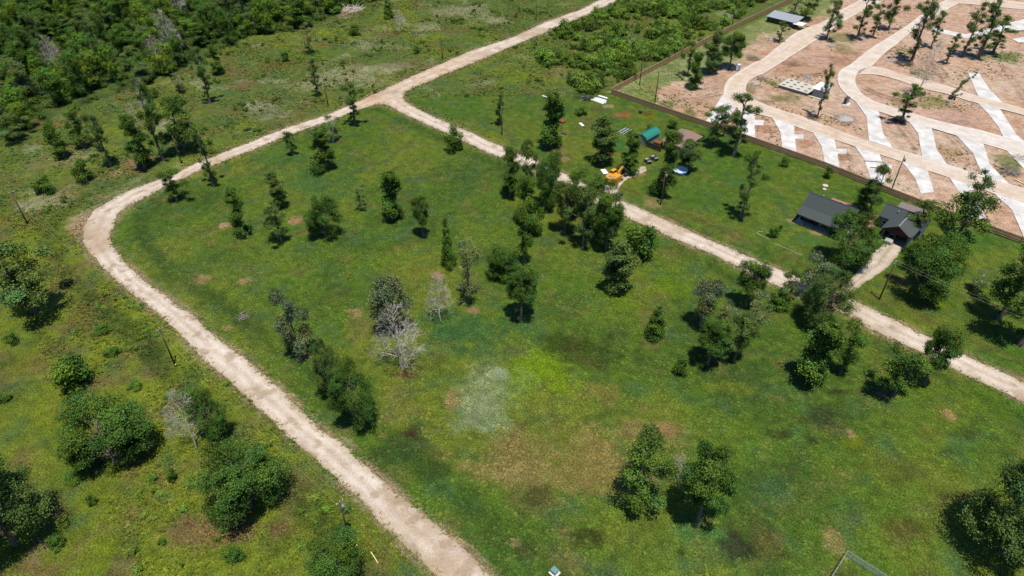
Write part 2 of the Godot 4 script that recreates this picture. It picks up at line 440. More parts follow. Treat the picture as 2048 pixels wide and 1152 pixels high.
func build_ground():
	var pal := {lot = seen("5b7c29"), lot_yellow = seen("748430"), lot_deep = seen("46642b"), brown = seen("7a7444"), lawn = seen("567a2a"), rough = seen("6e802b"), rough_yellow = seen("82922f"),
		meadow = seen("667c3c"), pale = seen("a2ac82"), cool = seen("4c7046"), olive = seen("74743a"), wood = seen("3c4c28"), sprout = seen("7c9040"), dark_grass = seen("445630"), straw = seen("a0ac72"), weed = seen("84944e"),
		dirt = seen("d2ad92", 0.48), dirt_pale = seen("dec5af", 0.48), dirt_brown = seen("ba9270", 0.48), dirt_rose = seen("d8b6a4", 0.48), dirt_dark = seen("8d6e56", 0.48)}
	var xs := axis([[-4000.0, -1000.0, 1000.0], [-1000.0, -400.0, 100.0], [-400.0, -260.0, 10.0], [-260.0, -110.0, 1.0], [-110.0, 140.0, 0.62], [140.0, 300.0, 0.95], [300.0, 400.0, 10.0], [400.0, 1000.0, 100.0], [1000.0, 4000.0, 1000.0]])
	var zs := axis([[-4000.0, -1000.0, 1000.0], [-1000.0, -500.0, 100.0], [-500.0, -370.0, 10.0], [-370.0, -230.0, 1.25], [-230.0, -150.0, 0.85], [-150.0, -30.0, 0.6], [-30.0, 0.0, 3.0], [0.0, 200.0, 40.0], [200.0, 4000.0, 950.0]])
	var nx := xs.size()
	var nz := zs.size()
	var vert := PackedVector3Array()
	var norm := PackedVector3Array()
	var cols := PackedColorArray()
	var uv := PackedVector2Array()
	vert.resize(nx * nz)
	norm.resize(nx * nz)
	cols.resize(nx * nz)
	uv.resize(nx * nz)
	var i := 0
	for zi in nz:
		var z := zs[zi]
		for xi in nx:
			var x := xs[xi]
			vert[i] = Vector3(x, relief(x, z), z)
			cols[i] = ground_colour(x, z, pal)
			uv[i] = Vector2(x, z)
			i += 1
	i = 0
	for zi in nz:
		for xi in nx:
			var l := vert[i - (1 if xi > 0 else 0)]
			var r := vert[i + (1 if xi < nx - 1 else 0)]
			var u := vert[i - (nx if zi > 0 else 0)]
			var d := vert[i + (nx if zi < nz - 1 else 0)]
			norm[i] = (d - u).cross(r - l).normalized()
			i += 1
	# patches of other growth, bare earth and stains, each with its own outline
	for q in patches():
		var cx: float = q[0]
		var cz: float = q[1]
		var rx: float = q[2]
		var rz: float = q[3]
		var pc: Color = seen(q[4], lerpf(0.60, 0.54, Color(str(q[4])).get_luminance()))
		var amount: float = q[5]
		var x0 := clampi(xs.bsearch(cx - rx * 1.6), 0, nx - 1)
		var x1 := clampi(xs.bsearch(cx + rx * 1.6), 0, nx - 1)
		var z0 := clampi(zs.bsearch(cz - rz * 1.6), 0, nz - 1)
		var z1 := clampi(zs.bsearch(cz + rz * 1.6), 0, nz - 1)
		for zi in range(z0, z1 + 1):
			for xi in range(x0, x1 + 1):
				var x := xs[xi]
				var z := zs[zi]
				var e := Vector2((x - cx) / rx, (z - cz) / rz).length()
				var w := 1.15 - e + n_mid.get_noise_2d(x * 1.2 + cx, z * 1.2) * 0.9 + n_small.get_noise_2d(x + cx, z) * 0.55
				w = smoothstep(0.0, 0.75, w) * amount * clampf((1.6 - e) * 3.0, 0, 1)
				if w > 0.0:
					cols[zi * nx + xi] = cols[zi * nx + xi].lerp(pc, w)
	# verges: lusher ditches beside the roads, worn stony fringes along their edges
	var paint := func(line: PackedVector2Array, off: float, wide: float, c: Color, amount: float):
		var pts := smooth(line)
		for k in range(1, pts.size()):
			var d := (pts[k] - pts[k - 1]).normalized()
			var p := pts[k] + Vector2(-d.y, d.x) * off
			if amount <= 0.0 or p.y < -370.0 or p.y > -30.0 or p.x < -220.0 or p.x > 260.0: continue
			var x0 := clampi(xs.bsearch(p.x - wide), 0, nx - 1)
			var x1 := clampi(xs.bsearch(p.x + wide), 0, nx - 1)
			var z0 := clampi(zs.bsearch(p.y - wide), 0, nz - 1)
			var z1 := clampi(zs.bsearch(p.y + wide), 0, nz - 1)
			for zi in range(z0, z1 + 1):
				for xi in range(x0, x1 + 1):
					var e := Vector2(xs[xi] - p.x, zs[zi] - p.y).length() / wide
					if e < 1.0:
						var w := (1.0 - e) * amount * clampf(0.6 + n_small.get_noise_2d(xs[xi] * 1.4, zs[zi] * 1.4) * 1.3 + n_mid.get_noise_2d(xs[xi], zs[zi]) * 1.2, 0.0, 1.4)
						cols[zi * nx + xi] = cols[zi * nx + xi].lerp(c, clampf(w, 0, 1))
	paint.call(road_ra.slice(0, 20), 6.0, 3.0, seen("3c5a26"), 0.16)
	paint.call(road_la.slice(0, 22), -6.5, 3.2, seen("42592a"), 0.16)
	paint.call(road_rc.slice(2), 4.0, 2.2, seen("3c5a26"), 0.22)
	paint.call(road_lc.slice(8), -5.5, 1.2, seen("6a6236"), 0.3)
	for curve in [[Vector2(76.26, -205.05), Vector2(81.60, -209.89), Vector2(87.70, -206.15), Vector2(92.68, -199.66)], [Vector2(85.96, -216.48), Vector2(93.01, -215.29), Vector2(99.34, -209.89), Vector2(105.80, -201.43)], [Vector2(98.44, -249.59), Vector2(107.74, -255.59), Vector2(120.07, -258.68), Vector2(124.19, -254.58)], [Vector2(94.13, -240.05), Vector2(103.34, -250.57), Vector2(114.17, -252.56), Vector2(118.65, -248.61)], [Vector2(51.53, -222.55), Vector2(56.65, -218.48), Vector2(62.80, -220.09), Vector2(70.45, -224.21)], [Vector2(58.20, -231.05), Vector2(64.21, -226.74), Vector2(72.71, -230.18)],
			[Vector2(121.42, -228.88), Vector2(123.95, -222.55), Vector2(128.91, -218.48), Vector2(135.00, -213.73)], [Vector2(132.27, -197.91), Vector2(141.79, -201.43), Vector2(148.66, -199.66)], [Vector2(156.82, -254.58), Vector2(154.88, -244.75), Vector2(151.94, -233.25)], [Vector2(153.93, -253.57), Vector2(152.25, -243.80), Vector2(149.11, -232.81)], [Vector2(132.83, -192.79), Vector2(131.70, -183.10), Vector2(130.65, -174.09)], [Vector2(121.44, -208.76), Vector2(120.67, -199.66), Vector2(119.27, -183.10)], [Vector2(95.89, -183.10), Vector2(95.37, -174.09), Vector2(96.54, -163.00)], [Vector2(155.05, -265.03), Vector2(171.22, -270.51), Vector2(185.83, -265.03)], [Vector2(181.09, -249.59), Vector2(173.51, -226.74), Vector2(169.78, -214.51)]]:
		for off in [-0.95, 0.95]:
			paint.call(PackedVector2Array(curve), off, 0.9, seen("94705a", 0.55), 0.38)
	for q in [[road_la, 1.0], [road_ra, -1.0], [road_lc, 1.0], [road_rc, -1.0]]:
		paint.call(q[0], 0.0, 1.5, seen("a8987a"), 0.42)
	ground_x = xs
	ground_z = zs
	ground_c = cols
	var ids := PackedInt32Array()
	ids.resize((nx - 1) * (nz - 1) * 6)
	var k := 0
	for zi in nz - 1:
		for xi in nx - 1:
			var p := zi * nx + xi
			ids[k] = p
			ids[k + 1] = p + 1
			ids[k + 2] = p + nx + 1
			ids[k + 3] = p
			ids[k + 4] = p + nx + 1
			ids[k + 5] = p + nx
			k += 6
	var arr := []
	arr.resize(Mesh.ARRAY_MAX)
	arr[Mesh.ARRAY_VERTEX] = vert
	arr[Mesh.ARRAY_NORMAL] = norm
	arr[Mesh.ARRAY_COLOR] = cols
	arr[Mesh.ARRAY_TEX_UV] = uv
	arr[Mesh.ARRAY_TEX_UV2] = uv
	arr[Mesh.ARRAY_INDEX] = ids
	var m := ArrayMesh.new()
	m.add_surface_from_arrays(Mesh.PRIMITIVE_TRIANGLES, arr)
	var o := put("ground", m, mats["ground"])
	tag(o, "", "", "", "structure")

func patches() -> Array:
	return [
		[-52.1, -164.3, 12.2, 8.0, "48763f", 0.6],
		[-7.5, -103.1, 11.1, 6.6, "3c7040", 0.7],
		[-15.8, -106.4, 6.2, 4.3, "42703c", 0.5],
		[28.6, -58.7, 4.3, 2.5, "4c8446", 0.6],
		[-72.7, -124.2, 7.9, 9.3, "47693a", 0.4],
		[-87.9, -139.2, 4.9, 6.4, "4c7034", 0.4],
		[30.7, -187.9, 3.9, 4.5, "3c8040", 0.7],
		[69.4, -137.5, 5.4, 5.1, "468048", 0.5],
		[8.9, -183.1, 2.9, 4.4, "458040", 0.5],
		[-66.6, -178.5, 10.1, 4.8, "48743f", 0.5],
		[111.3, -137.0, 4.8, 6.3, "4e8030", 0.5],
		[6.8, -94.2, 8.1, 6.2, "7a9e1c", 0.85],
		[-0.8, -89.0, 4.7, 5.6, "84a050", 0.55],
		[35.1, -117.9, 4.6, 4.2, "6c8c1c", 0.7],
		[58.9, -75.6, 2.9, 2.1, "7a881a", 0.7],
		[24.0, -112.5, 3.0, 3.6, "6b8c20", 0.55],
		[41.5, -89.0, 5.6, 1.8, "76882a", 0.5],
		[87.8, -85.9, 10.0, 4.9, "628420", 0.5],
		[89.6, -116.2, 3.9, 5.1, "7a9a20", 0.6],
		[51.3, -71.5, 3.3, 2.0, "6f8424", 0.4],
		[-34.8, -114.5, 6.4, 5.1, "5d7a28", 0.4],
		[32.4, -76.7, 4.3, 3.2, "668028", 0.45],
		[-25.3, -108.0, 6.2, 6.3, "607a28", 0.4],
		[-40.6, -78.9, 1.7, 0.9, "6a8a20", 0.5],
		[-12.5, -59.4, 1.5, 2.6, "6f8a20", 0.4],
		[-7.4, -90.9, 2.3, 3.4, "a4b48c", 0.34],
		[-4.6, -89.8, 2.6, 3.8, "a8b892", 0.42],
		[-3.1, -93.5, 1.9, 2.1, "a4b488", 0.5],
		[-6.7, -84.4, 2.4, 3.6, "a8b890", 0.6],
		[-3.4, -84.1, 2.0, 3.3, "acba94", 0.45],
		[-7.9, -80.5, 2.1, 1.6, "98a880", 0.5],
		[-5.1, -79.1, 1.9, 1.3, "a4b48c", 0.55],
		[-2.0, -87.3, 1.3, 2.2, "9cac80", 0.45],
		[-5.7, -87.7, 5.2, 9.2, "8a9c66", 0.4],
		[-6.7, -80.0, 5.3, 3.4, "8ca078", 0.6],
		[-2.3, -92.8, 2.1, 1.9, "a8b89a", 0.6],
		[-10.9, -85.9, 1.3, 4.9, "a08a60", 0.7],
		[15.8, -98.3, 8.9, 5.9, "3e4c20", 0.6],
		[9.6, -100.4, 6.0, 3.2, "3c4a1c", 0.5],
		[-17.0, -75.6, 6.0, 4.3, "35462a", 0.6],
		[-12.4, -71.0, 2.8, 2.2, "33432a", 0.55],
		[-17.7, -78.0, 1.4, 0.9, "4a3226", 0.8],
		[-22.1, -81.1, 2.3, 1.8, "8a8650", 0.6],
		[-22.0, -77.6, 1.0, 0.7, "b8a476", 0.8],
		[10.6, -73.0, 17.7, 6.8, "988852", 0.6],
		[5.8, -70.0, 9.1, 3.0, "9c8c58", 0.6],
		[23.3, -79.4, 5.8, 2.7, "98845a", 0.5],
		[17.6, -87.1, 4.8, 3.2, "8e8048", 0.5],
		[12.9, -71.0, 5.8, 4.0, "94884a", 0.4],
		[-2.9, -74.0, 6.8, 3.1, "857a48", 0.45],
		[2.9, -64.7, 4.8, 2.8, "857a48", 0.4],
		[-6.2, -71.5, 3.3, 1.4, "9a8a5c", 0.5],
		[26.7, -78.7, 2.6, 1.6, "b08a60", 0.6],
		[-69.4, -121.8, 2.0, 2.4, "b0926a", 0.85],
		[-59.7, -121.4, 1.6, 1.6, "b0926a", 0.85],
		[-58.2, -105.6, 1.1, 1.1, "b49470", 0.85],
		[-53.1, -145.8, 2.5, 1.8, "b4906c", 0.9],
		[-70.7, -143.5, 2.2, 1.3, "c0a07c", 0.9],
		[-33.0, -110.0, 2.1, 1.6, "a8906a", 0.8],
		[-8.3, -111.0, 1.3, 1.0, "b0906a", 0.85],
		[-16.5, -123.1, 1.6, 1.7, "a88a68", 0.8],
		[-11.3, -126.1, 1.4, 1.3, "b09a7a", 0.7],
		[-40.3, -97.2, 1.4, 1.1, "b49a76", 0.9],
		[-20.8, -92.4, 2.1, 1.1, "8a6a50", 0.7],
		[-56.9, -124.2, 1.0, 0.7, "b8a47c", 0.6],
		[0.5, -57.1, 1.1, 0.9, "b89a72", 0.8],
		[1.2, -55.7, 1.0, 0.8, "5c4a3c", 0.7],
		[58.7, -78.0, 0.9, 1.3, "a89468", 0.7],
		[48.4, -57.7, 1.5, 2.5, "a29260", 0.6],
		[78.1, -82.1, 1.2, 1.2, "c0a070", 0.8],
		[68.9, -87.7, 2.0, 1.0, "a88870", 0.7],
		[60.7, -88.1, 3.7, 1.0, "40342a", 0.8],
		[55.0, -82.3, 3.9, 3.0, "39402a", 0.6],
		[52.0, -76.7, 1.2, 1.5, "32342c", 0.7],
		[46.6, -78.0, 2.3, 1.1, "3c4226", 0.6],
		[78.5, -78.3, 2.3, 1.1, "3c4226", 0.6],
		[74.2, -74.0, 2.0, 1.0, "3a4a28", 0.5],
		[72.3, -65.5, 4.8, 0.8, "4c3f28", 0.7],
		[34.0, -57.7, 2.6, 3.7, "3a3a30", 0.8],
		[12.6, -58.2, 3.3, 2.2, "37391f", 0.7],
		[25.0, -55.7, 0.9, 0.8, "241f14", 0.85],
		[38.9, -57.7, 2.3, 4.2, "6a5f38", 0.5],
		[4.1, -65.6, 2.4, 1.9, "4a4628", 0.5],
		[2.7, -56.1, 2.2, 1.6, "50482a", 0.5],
		[61.8, -99.0, 5.9, 2.8, "54581f", 0.3],
		[59.3, -59.4, 4.6, 2.2, "6a5a34", 0.5],
		[62.5, -70.5, 5.0, 3.0, "6a6c30", 0.4],
		[-44.5, -59.0, 7.6, 2.9, "8c7752", 0.8],
		[-35.5, -59.4, 2.3, 1.7, "7e6a4a", 0.6],
		[-70.7, -57.9, 2.3, 3.2, "8a7a5c", 0.8],
		[-72.4, -62.9, 3.5, 2.7, "6f6040", 0.7],
		[-69.4, -52.9, 4.4, 1.1, "7c6a48", 0.7],
		[-68.9, -73.0, 1.3, 1.0, "6a5a3c", 0.5],
		[-57.4, -68.5, 2.4, 1.4, "8a7e52", 0.5],
		[-75.4, -82.3, 8.0, 4.7, "7e8e1e", 0.4],
		[-61.4, -56.1, 6.7, 3.2, "7e9a14", 0.55],
		[-80.8, -78.9, 5.2, 3.3, "7c8e20", 0.4],
		[-78.6, -68.5, 1.6, 1.9, "6e7a2a", 0.4],
		[-58.4, -82.3, 2.7, 2.3, "6f9416", 0.5],
		[-62.3, -64.7, 5.6, 1.8, "70852a", 0.4],
		[-64.1, -74.6, 1.4, 3.2, "8a8050", 0.4],
		[-75.1, -98.3, 2.2, 7.1, "7a6a42", 0.45],
		[-88.3, -99.0, 4.9, 2.3, "747046", 0.6],
		[-93.7, -96.2, 4.9, 4.1, "76702f", 0.4],
		[-89.7, -108.0, 4.2, 4.7, "6a6a34", 0.4],
		[-79.0, -104.9, 6.1, 4.6, "4e6a22", 0.4],
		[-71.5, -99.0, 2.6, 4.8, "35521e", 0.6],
		[-82.3, -121.4, 6.7, 3.6, "46621f", 0.4],
		[-121.2, -155.3, 6.5, 6.5, "a6a684", 0.75],
		[-131.8, -175.5, 7.1, 5.9, "8e8a5a", 0.6],
		[-124.8, -177.0, 5.7, 4.8, "9a9a66", 0.6],
		[-106.6, -174.7, 4.0, 5.2, "a08462", 0.8],
		[-109.4, -169.8, 1.9, 2.2, "b09a74", 0.7],
		[-149.9, -199.7, 7.8, 4.2, "7c7440", 0.7],
		[-140.6, -199.7, 6.2, 2.8, "8a7c48", 0.7],
		[-143.3, -177.0, 5.7, 4.2, "4a6a34", 0.5],
		[-128.9, -150.5, 3.8, 3.8, "6c8a1c", 0.5],
		[-117.2, -159.1, 5.3, 2.6, "9a8a60", 0.5],
		[-107.5, -145.8, 3.3, 4.6, "b8a582", 0.9],
		[-106.5, -141.3, 1.7, 3.1, "b8a280", 0.8],
		[-108.1, -156.6, 2.1, 2.5, "b09c78", 0.6],
		[-57.8, -240.0, 16.0, 8.3, "a8ac82", 0.75],
		[-46.4, -247.6, 9.1, 4.9, "b0b28c", 0.7],
		[-65.2, -233.3, 8.7, 6.2, "a4aa80", 0.6],
		[-72.9, -228.9, 6.9, 4.3, "a2a67c", 0.5],
		[-80.4, -212.6, 8.1, 5.4, "a0a284", 0.6],
		[-77.0, -206.1, 6.4, 3.0, "a8a890", 0.5],
		[-22.8, -313.0, 13.2, 11.2, "a8ac86", 0.7],
		[-8.3, -299.5, 7.6, 6.5, "b0b290", 0.7],
		[-36.0, -291.1, 5.0, 10.0, "a0a67e", 0.6],
		[-60.0, -273.9, 6.7, 5.1, "a4aa80", 0.6],
		[-56.6, -265.0, 5.8, 4.3, "a4aa80", 0.4],
		[-47.5, -269.4, 7.8, 4.4, "a4aa80", 0.4],
		[-41.3, -250.6, 7.4, 4.9, "86785a", 0.5],
		[-24.0, -267.7, 5.8, 5.5, "7e6a4a", 0.4],
		[-30.1, -249.6, 5.5, 3.9, "9a8660", 0.4],
		[-94.2, -231.1, 5.2, 4.4, "8a7456", 0.7],
		[-98.8, -240.0, 4.3, 3.7, "8e7c50", 0.5],
		[-46.4, -235.5, 3.5, 2.7, "9a7e5c", 0.5],
		[-13.4, -294.3, 6.3, 10.2, "6c8a24", 0.5],
		[-18.4, -270.5, 11.7, 6.7, "4e7a34", 0.5],
		[-72.7, -259.7, 11.4, 7.3, "5f8428", 0.4],
		[-85.2, -249.6, 11.0, 7.9, "7a7038", 0.5],
		[-108.9, -254.6, 5.6, 5.1, "8a8a54", 0.5],
		[-119.3, -233.3, 5.2, 4.4, "9a9a60", 0.6],
		[-122.8, -224.6, 3.4, 2.5, "8e8250", 0.6],
		[-71.3, -314.4, 5.3, 7.1, "b0a184", 0.9],
		[-72.2, -307.5, 4.3, 4.1, "a8987c", 0.8],
		[-71.7, -197.9, 9.3, 3.5, "5c7430", 0.4],
		[2.3, -183.1, 2.9, 2.5, "9a8a58", 0.4],
		[27.7, -211.4, 3.9, 3.1, "6a5a40", 0.5],
		[34.5, -206.9, 3.2, 2.2, "b07850", 0.7],
		[37.0, -207.6, 1.6, 2.2, "b06a44", 0.8],
		[32.4, -213.7, 2.3, 1.6, "c8b890", 0.6],
		[22.7, -220.5, 2.3, 2.4, "3a4028", 0.6],
		[43.9, -206.1, 2.9, 4.4, "76891a", 0.7],
		[48.7, -201.4, 6.3, 4.3, "6c7a34", 0.4],
		[23.6, -201.4, 4.7, 5.0, "7a6c48", 0.4],
		[13.9, -180.0, 2.9, 4.3, "9a7c5c", 0.5],
		[14.9, -177.6, 2.0, 2.4, "b89c74", 0.6],
		[27.5, -181.6, 2.9, 3.1, "8a7a48", 0.5],
		[4.0, -199.7, 4.7, 4.9, "5c7428", 0.4],
		[-4.3, -240.0, 10.7, 7.4, "56762a", 0.4],
		[28.0, -177.0, 3.4, 3.6, "5e7430", 0.3],
		[34.1, -169.8, 3.3, 2.2, "c4a480", 0.6],
		[36.9, -152.9, 3.9, 2.4, "a8966a", 0.7],
		[36.0, -155.3, 2.1, 2.0, "b8a47c", 0.5],
		[40.2, -145.8, 7.5, 2.7, "7a6a44", 0.5],
		[45.8, -140.0, 7.3, 2.2, "6a5f34", 0.5],
		[54.8, -137.0, 4.8, 1.7, "94805a", 0.3],
		[53.9, -138.1, 2.4, 1.7, "a48a60", 0.5],
		[62.0, -128.9, 3.5, 1.9, "6c6a36", 0.4],
		[76.1, -143.1, 2.7, 1.8, "b0a070", 0.5],
		[70.4, -145.6, 1.8, 1.1, "c0aa78", 0.7],
		[74.3, -140.0, 1.7, 1.1, "c0aa7c", 0.7],
		[80.2, -114.5, 6.4, 3.4, "7a7a40", 0.5],
		[86.4, -121.4, 3.3, 2.5, "a08a5c", 0.5],
		[81.2, -100.4, 6.0, 2.0, "6a6a30", 0.4],
		[56.8, -206.9, 2.6, 5.2, "56762c", 0.7],
		[50.8, -213.7, 2.3, 3.9, "4e7428", 0.7],
		[47.5, -228.9, 4.1, 5.2, "8a8a4c", 0.5],
		[79.4, -262.4, 11.5, 14.9, "9aa870", 0.8],
		[69.1, -249.6, 7.3, 8.9, "9cac7a", 0.7],
		[58.1, -240.0, 4.3, 6.5, "94a06c", 0.6],
		[95.3, -279.1, 8.0, 9.4, "96a066", 0.7],
		[110.1, -288.0, 10.3, 9.8, "98a26a", 0.7],
		[134.4, -310.9, 8.7, 11.1, "94a060", 0.7],
		[111.5, -273.3, 5.9, 5.7, "86905a", 0.6],
		[131.4, -279.1, 8.8, 8.2, "7c8a44", 0.7],
		[129.1, -267.7, 4.7, 4.4, "8a9a5e", 0.6],
		[81.9, -228.9, 3.1, 6.9, "8a8a50", 0.7],
		[84.3, -216.5, 3.0, 3.2, "8a7c54", 0.6],
		[89.6, -220.5, 5.0, 3.3, "7e8248", 0.6],
		[93.0, -220.5, 6.7, 4.1, "7c8646", 0.5],
		[90.8, -231.1, 1.4, 3.5, "6c7a34", 0.7],
		[105.7, -244.7, 6.2, 6.7, "9c7450", 0.6],
		[122.3, -254.6, 5.6, 5.1, "a07a58", 0.5],
		[129.0, -262.4, 5.7, 4.2, "9a7450", 0.5],
		[104.4, -204.0, 4.1, 4.4, "a59486", 0.8],
		[105.6, -205.0, 1.9, 2.9, "d0ccc4", 0.8],
		[126.4, -216.5, 4.9, 4.0, "8a8448", 0.6],
		[139.6, -216.5, 6.6, 4.8, "96985c", 0.7],
		[135.4, -221.7, 3.4, 3.3, "8c9050", 0.5],
		[139.3, -212.6, 4.9, 3.9, "9c9a60", 0.5],
		[122.3, -224.6, 3.4, 3.4, "9a7a5c", 0.5],
		[117.7, -192.8, 2.1, 2.7, "86884a", 0.5],
		[118.1, -183.7, 1.2, 1.3, "6a5a3c", 0.6],
		[140.7, -177.0, 4.3, 4.2, "7c8a44", 0.7],
		[142.6, -174.1, 3.4, 2.9, "6f8a34", 0.7],
		[182.4, -258.7, 11.3, 5.2, "6f8a3c", 0.8],
		[187.0, -253.6, 5.6, 4.0, "5e8234", 0.8],
		[160.5, -212.6, 9.8, 4.6, "b4845a", 0.5],
		[142.1, -205.0, 9.5, 7.3, "d2aea0", 0.6],
		[172.2, -240.0, 7.1, 6.5, "dcb8a0", 0.6],
		[126.6, -183.1, 5.8, 4.4, "b89060", 0.5],
		[120.8, -177.0, 2.9, 3.0, "c0a078", 0.5],
		[124.7, -150.5, 3.8, 4.8, "c89872", 0.5],
		[109.8, -168.4, 2.8, 3.3, "c08a5c", 0.5],
		[100.5, -156.6, 3.9, 1.5, "8e9050", 0.5],
		[93.7, -169.8, 4.2, 2.2, "9a9258", 0.5],
		[115.3, -142.4, 4.9, 1.3, "9a8a50", 0.6],
		[76.5, -177.0, 2.0, 1.8, "b08060", 0.4],
		[74.0, -199.7, 2.2, 4.9, "b07c50", 0.5],
		[79.2, -196.2, 3.1, 3.4, "b47c50", 0.5],
		[87.2, -187.9, 2.7, 3.2, "b47e50", 0.6],
		[89.3, -199.0, 4.7, 2.8, "b08048", 0.4],
		[95.6, -178.5, 2.9, 2.4, "b88a60", 0.5],
		[62.5, -218.5, 6.6, 5.6, "cfaa90", 0.7],
		[72.1, -231.1, 5.2, 8.7, "d0ad96", 0.6],
		[53.6, -224.6, 5.1, 5.0, "c89a7c", 0.6],
		[88.4, -267.7, 3.9, 4.4, "c0a890", 0.6],
		[97.7, -273.3, 5.9, 4.5, "c8ae98", 0.6],
		[109.1, -285.0, 2.9, 3.6, "c0a080", 0.5],
	]

# ---------------------------------------------------------------- roads

func along(pts: PackedVector2Array, n: int) -> PackedVector2Array:
	var total := 0.0
	for i in pts.size() - 1: total += pts[i].distance_to(pts[i + 1])
	var out := PackedVector2Array()
	var seg := 0
	var done_len := 0.0
	for k in n + 1:
		var want := total * k / n
		while seg < pts.size() - 2 and done_len + pts[seg].distance_to(pts[seg + 1]) < want:
			done_len += pts[seg].distance_to(pts[seg + 1])
			seg += 1
		var l := pts[seg].distance_to(pts[seg + 1])
		out.append(pts[seg].lerp(pts[seg + 1], clampf((want - done_len) / maxf(l, 0.001), 0.0, 1.0)))
	return out

func smooth(pts: PackedVector2Array) -> PackedVector2Array:
	var c := Curve2D.new()
	for i in pts.size():
		var t := Vector2.ZERO
		if i > 0 and i < pts.size() - 1:
			t = (pts[i + 1] - pts[i - 1]).normalized() * minf(pts[i].distance_to(pts[i - 1]), pts[i].distance_to(pts[i + 1])) * 0.33
		c.add_point(pts[i], -t, t)
	c.bake_interval = 0.6
	return c.get_baked_points()

# a strip between its two edges; jag is how ragged the edges are, look gives the colour from (across 0..1, place)
func strip(called: String, left: PackedVector2Array, right: PackedVector2Array, y: float, jag: float, crown: float, look: Callable, m: Material, cols := 16) -> MeshInstance3D:
	left = smooth(left)
	right = smooth(right)
	var n := int(maxf(left.size(), right.size()) * 0.85)
	left = along(left, n)
	right = along(right, n)
	var v := PackedVector3Array()
	var nn := PackedVector3Array()
	var cc := PackedColorArray()
	var uv := PackedVector2Array()
	var ids := PackedInt32Array()
	for i in n + 1:
		var a := left[i]
		var b := right[i]
		var d := (b - a).normalized()
		a -= d * (n_small.get_noise_2d(a.x * 1.3, a.y * 1.3) * jag + n_mid.get_noise_2d(a.x * 1.4, a.y * 1.4) * jag * 1.4)
		b += d * (n_small.get_noise_2d(b.x * 1.3, b.y * 1.3) * jag + n_mid.get_noise_2d(b.x * 1.4, b.y * 1.4) * jag * 1.4)
		for k in cols + 1:
			var t := float(k) / cols
			var p := a.lerp(b, t)
			var e := minf(t, 1.0 - t)
			v.append(Vector3(p.x, y + crown * smoothstep(0.0, 0.3, e) - (0.06 if e == 0.0 and crown > 0.0 else 0.0), p.y))
			nn.append(Vector3.UP)
			cc.append(look.call(t, p))
			uv.append(p)
	var flip := (right[0] - left[0]).cross(left[1] - left[0]) < 0.0
	for i in n:
		for k in cols:
			var p := i * (cols + 1) + k
			if flip: ids.append_array([p, p + cols + 2, p + 1, p, p + cols + 1, p + cols + 2])
			else: ids.append_array([p, p + 1, p + cols + 2, p, p + cols + 2, p + cols + 1])
	var arr := []
	arr.resize(Mesh.ARRAY_MAX)
	arr[Mesh.ARRAY_VERTEX] = v
	arr[Mesh.ARRAY_NORMAL] = nn
	arr[Mesh.ARRAY_COLOR] = cc
	arr[Mesh.ARRAY_TEX_UV] = uv
	arr[Mesh.ARRAY_TEX_UV2] = uv
	arr[Mesh.ARRAY_INDEX] = ids
	var mesh := ArrayMesh.new()
	mesh.add_surface_from_arrays(Mesh.PRIMITIVE_TRIANGLES, arr)
	var o := put(called, mesh, m)
	tag(o, "", "", "", "structure")
	var ring := left.duplicate()
	var back := right.duplicate()
	back.reverse()
	ring.append_array(back)
	no_grass.append(ring)
	return o

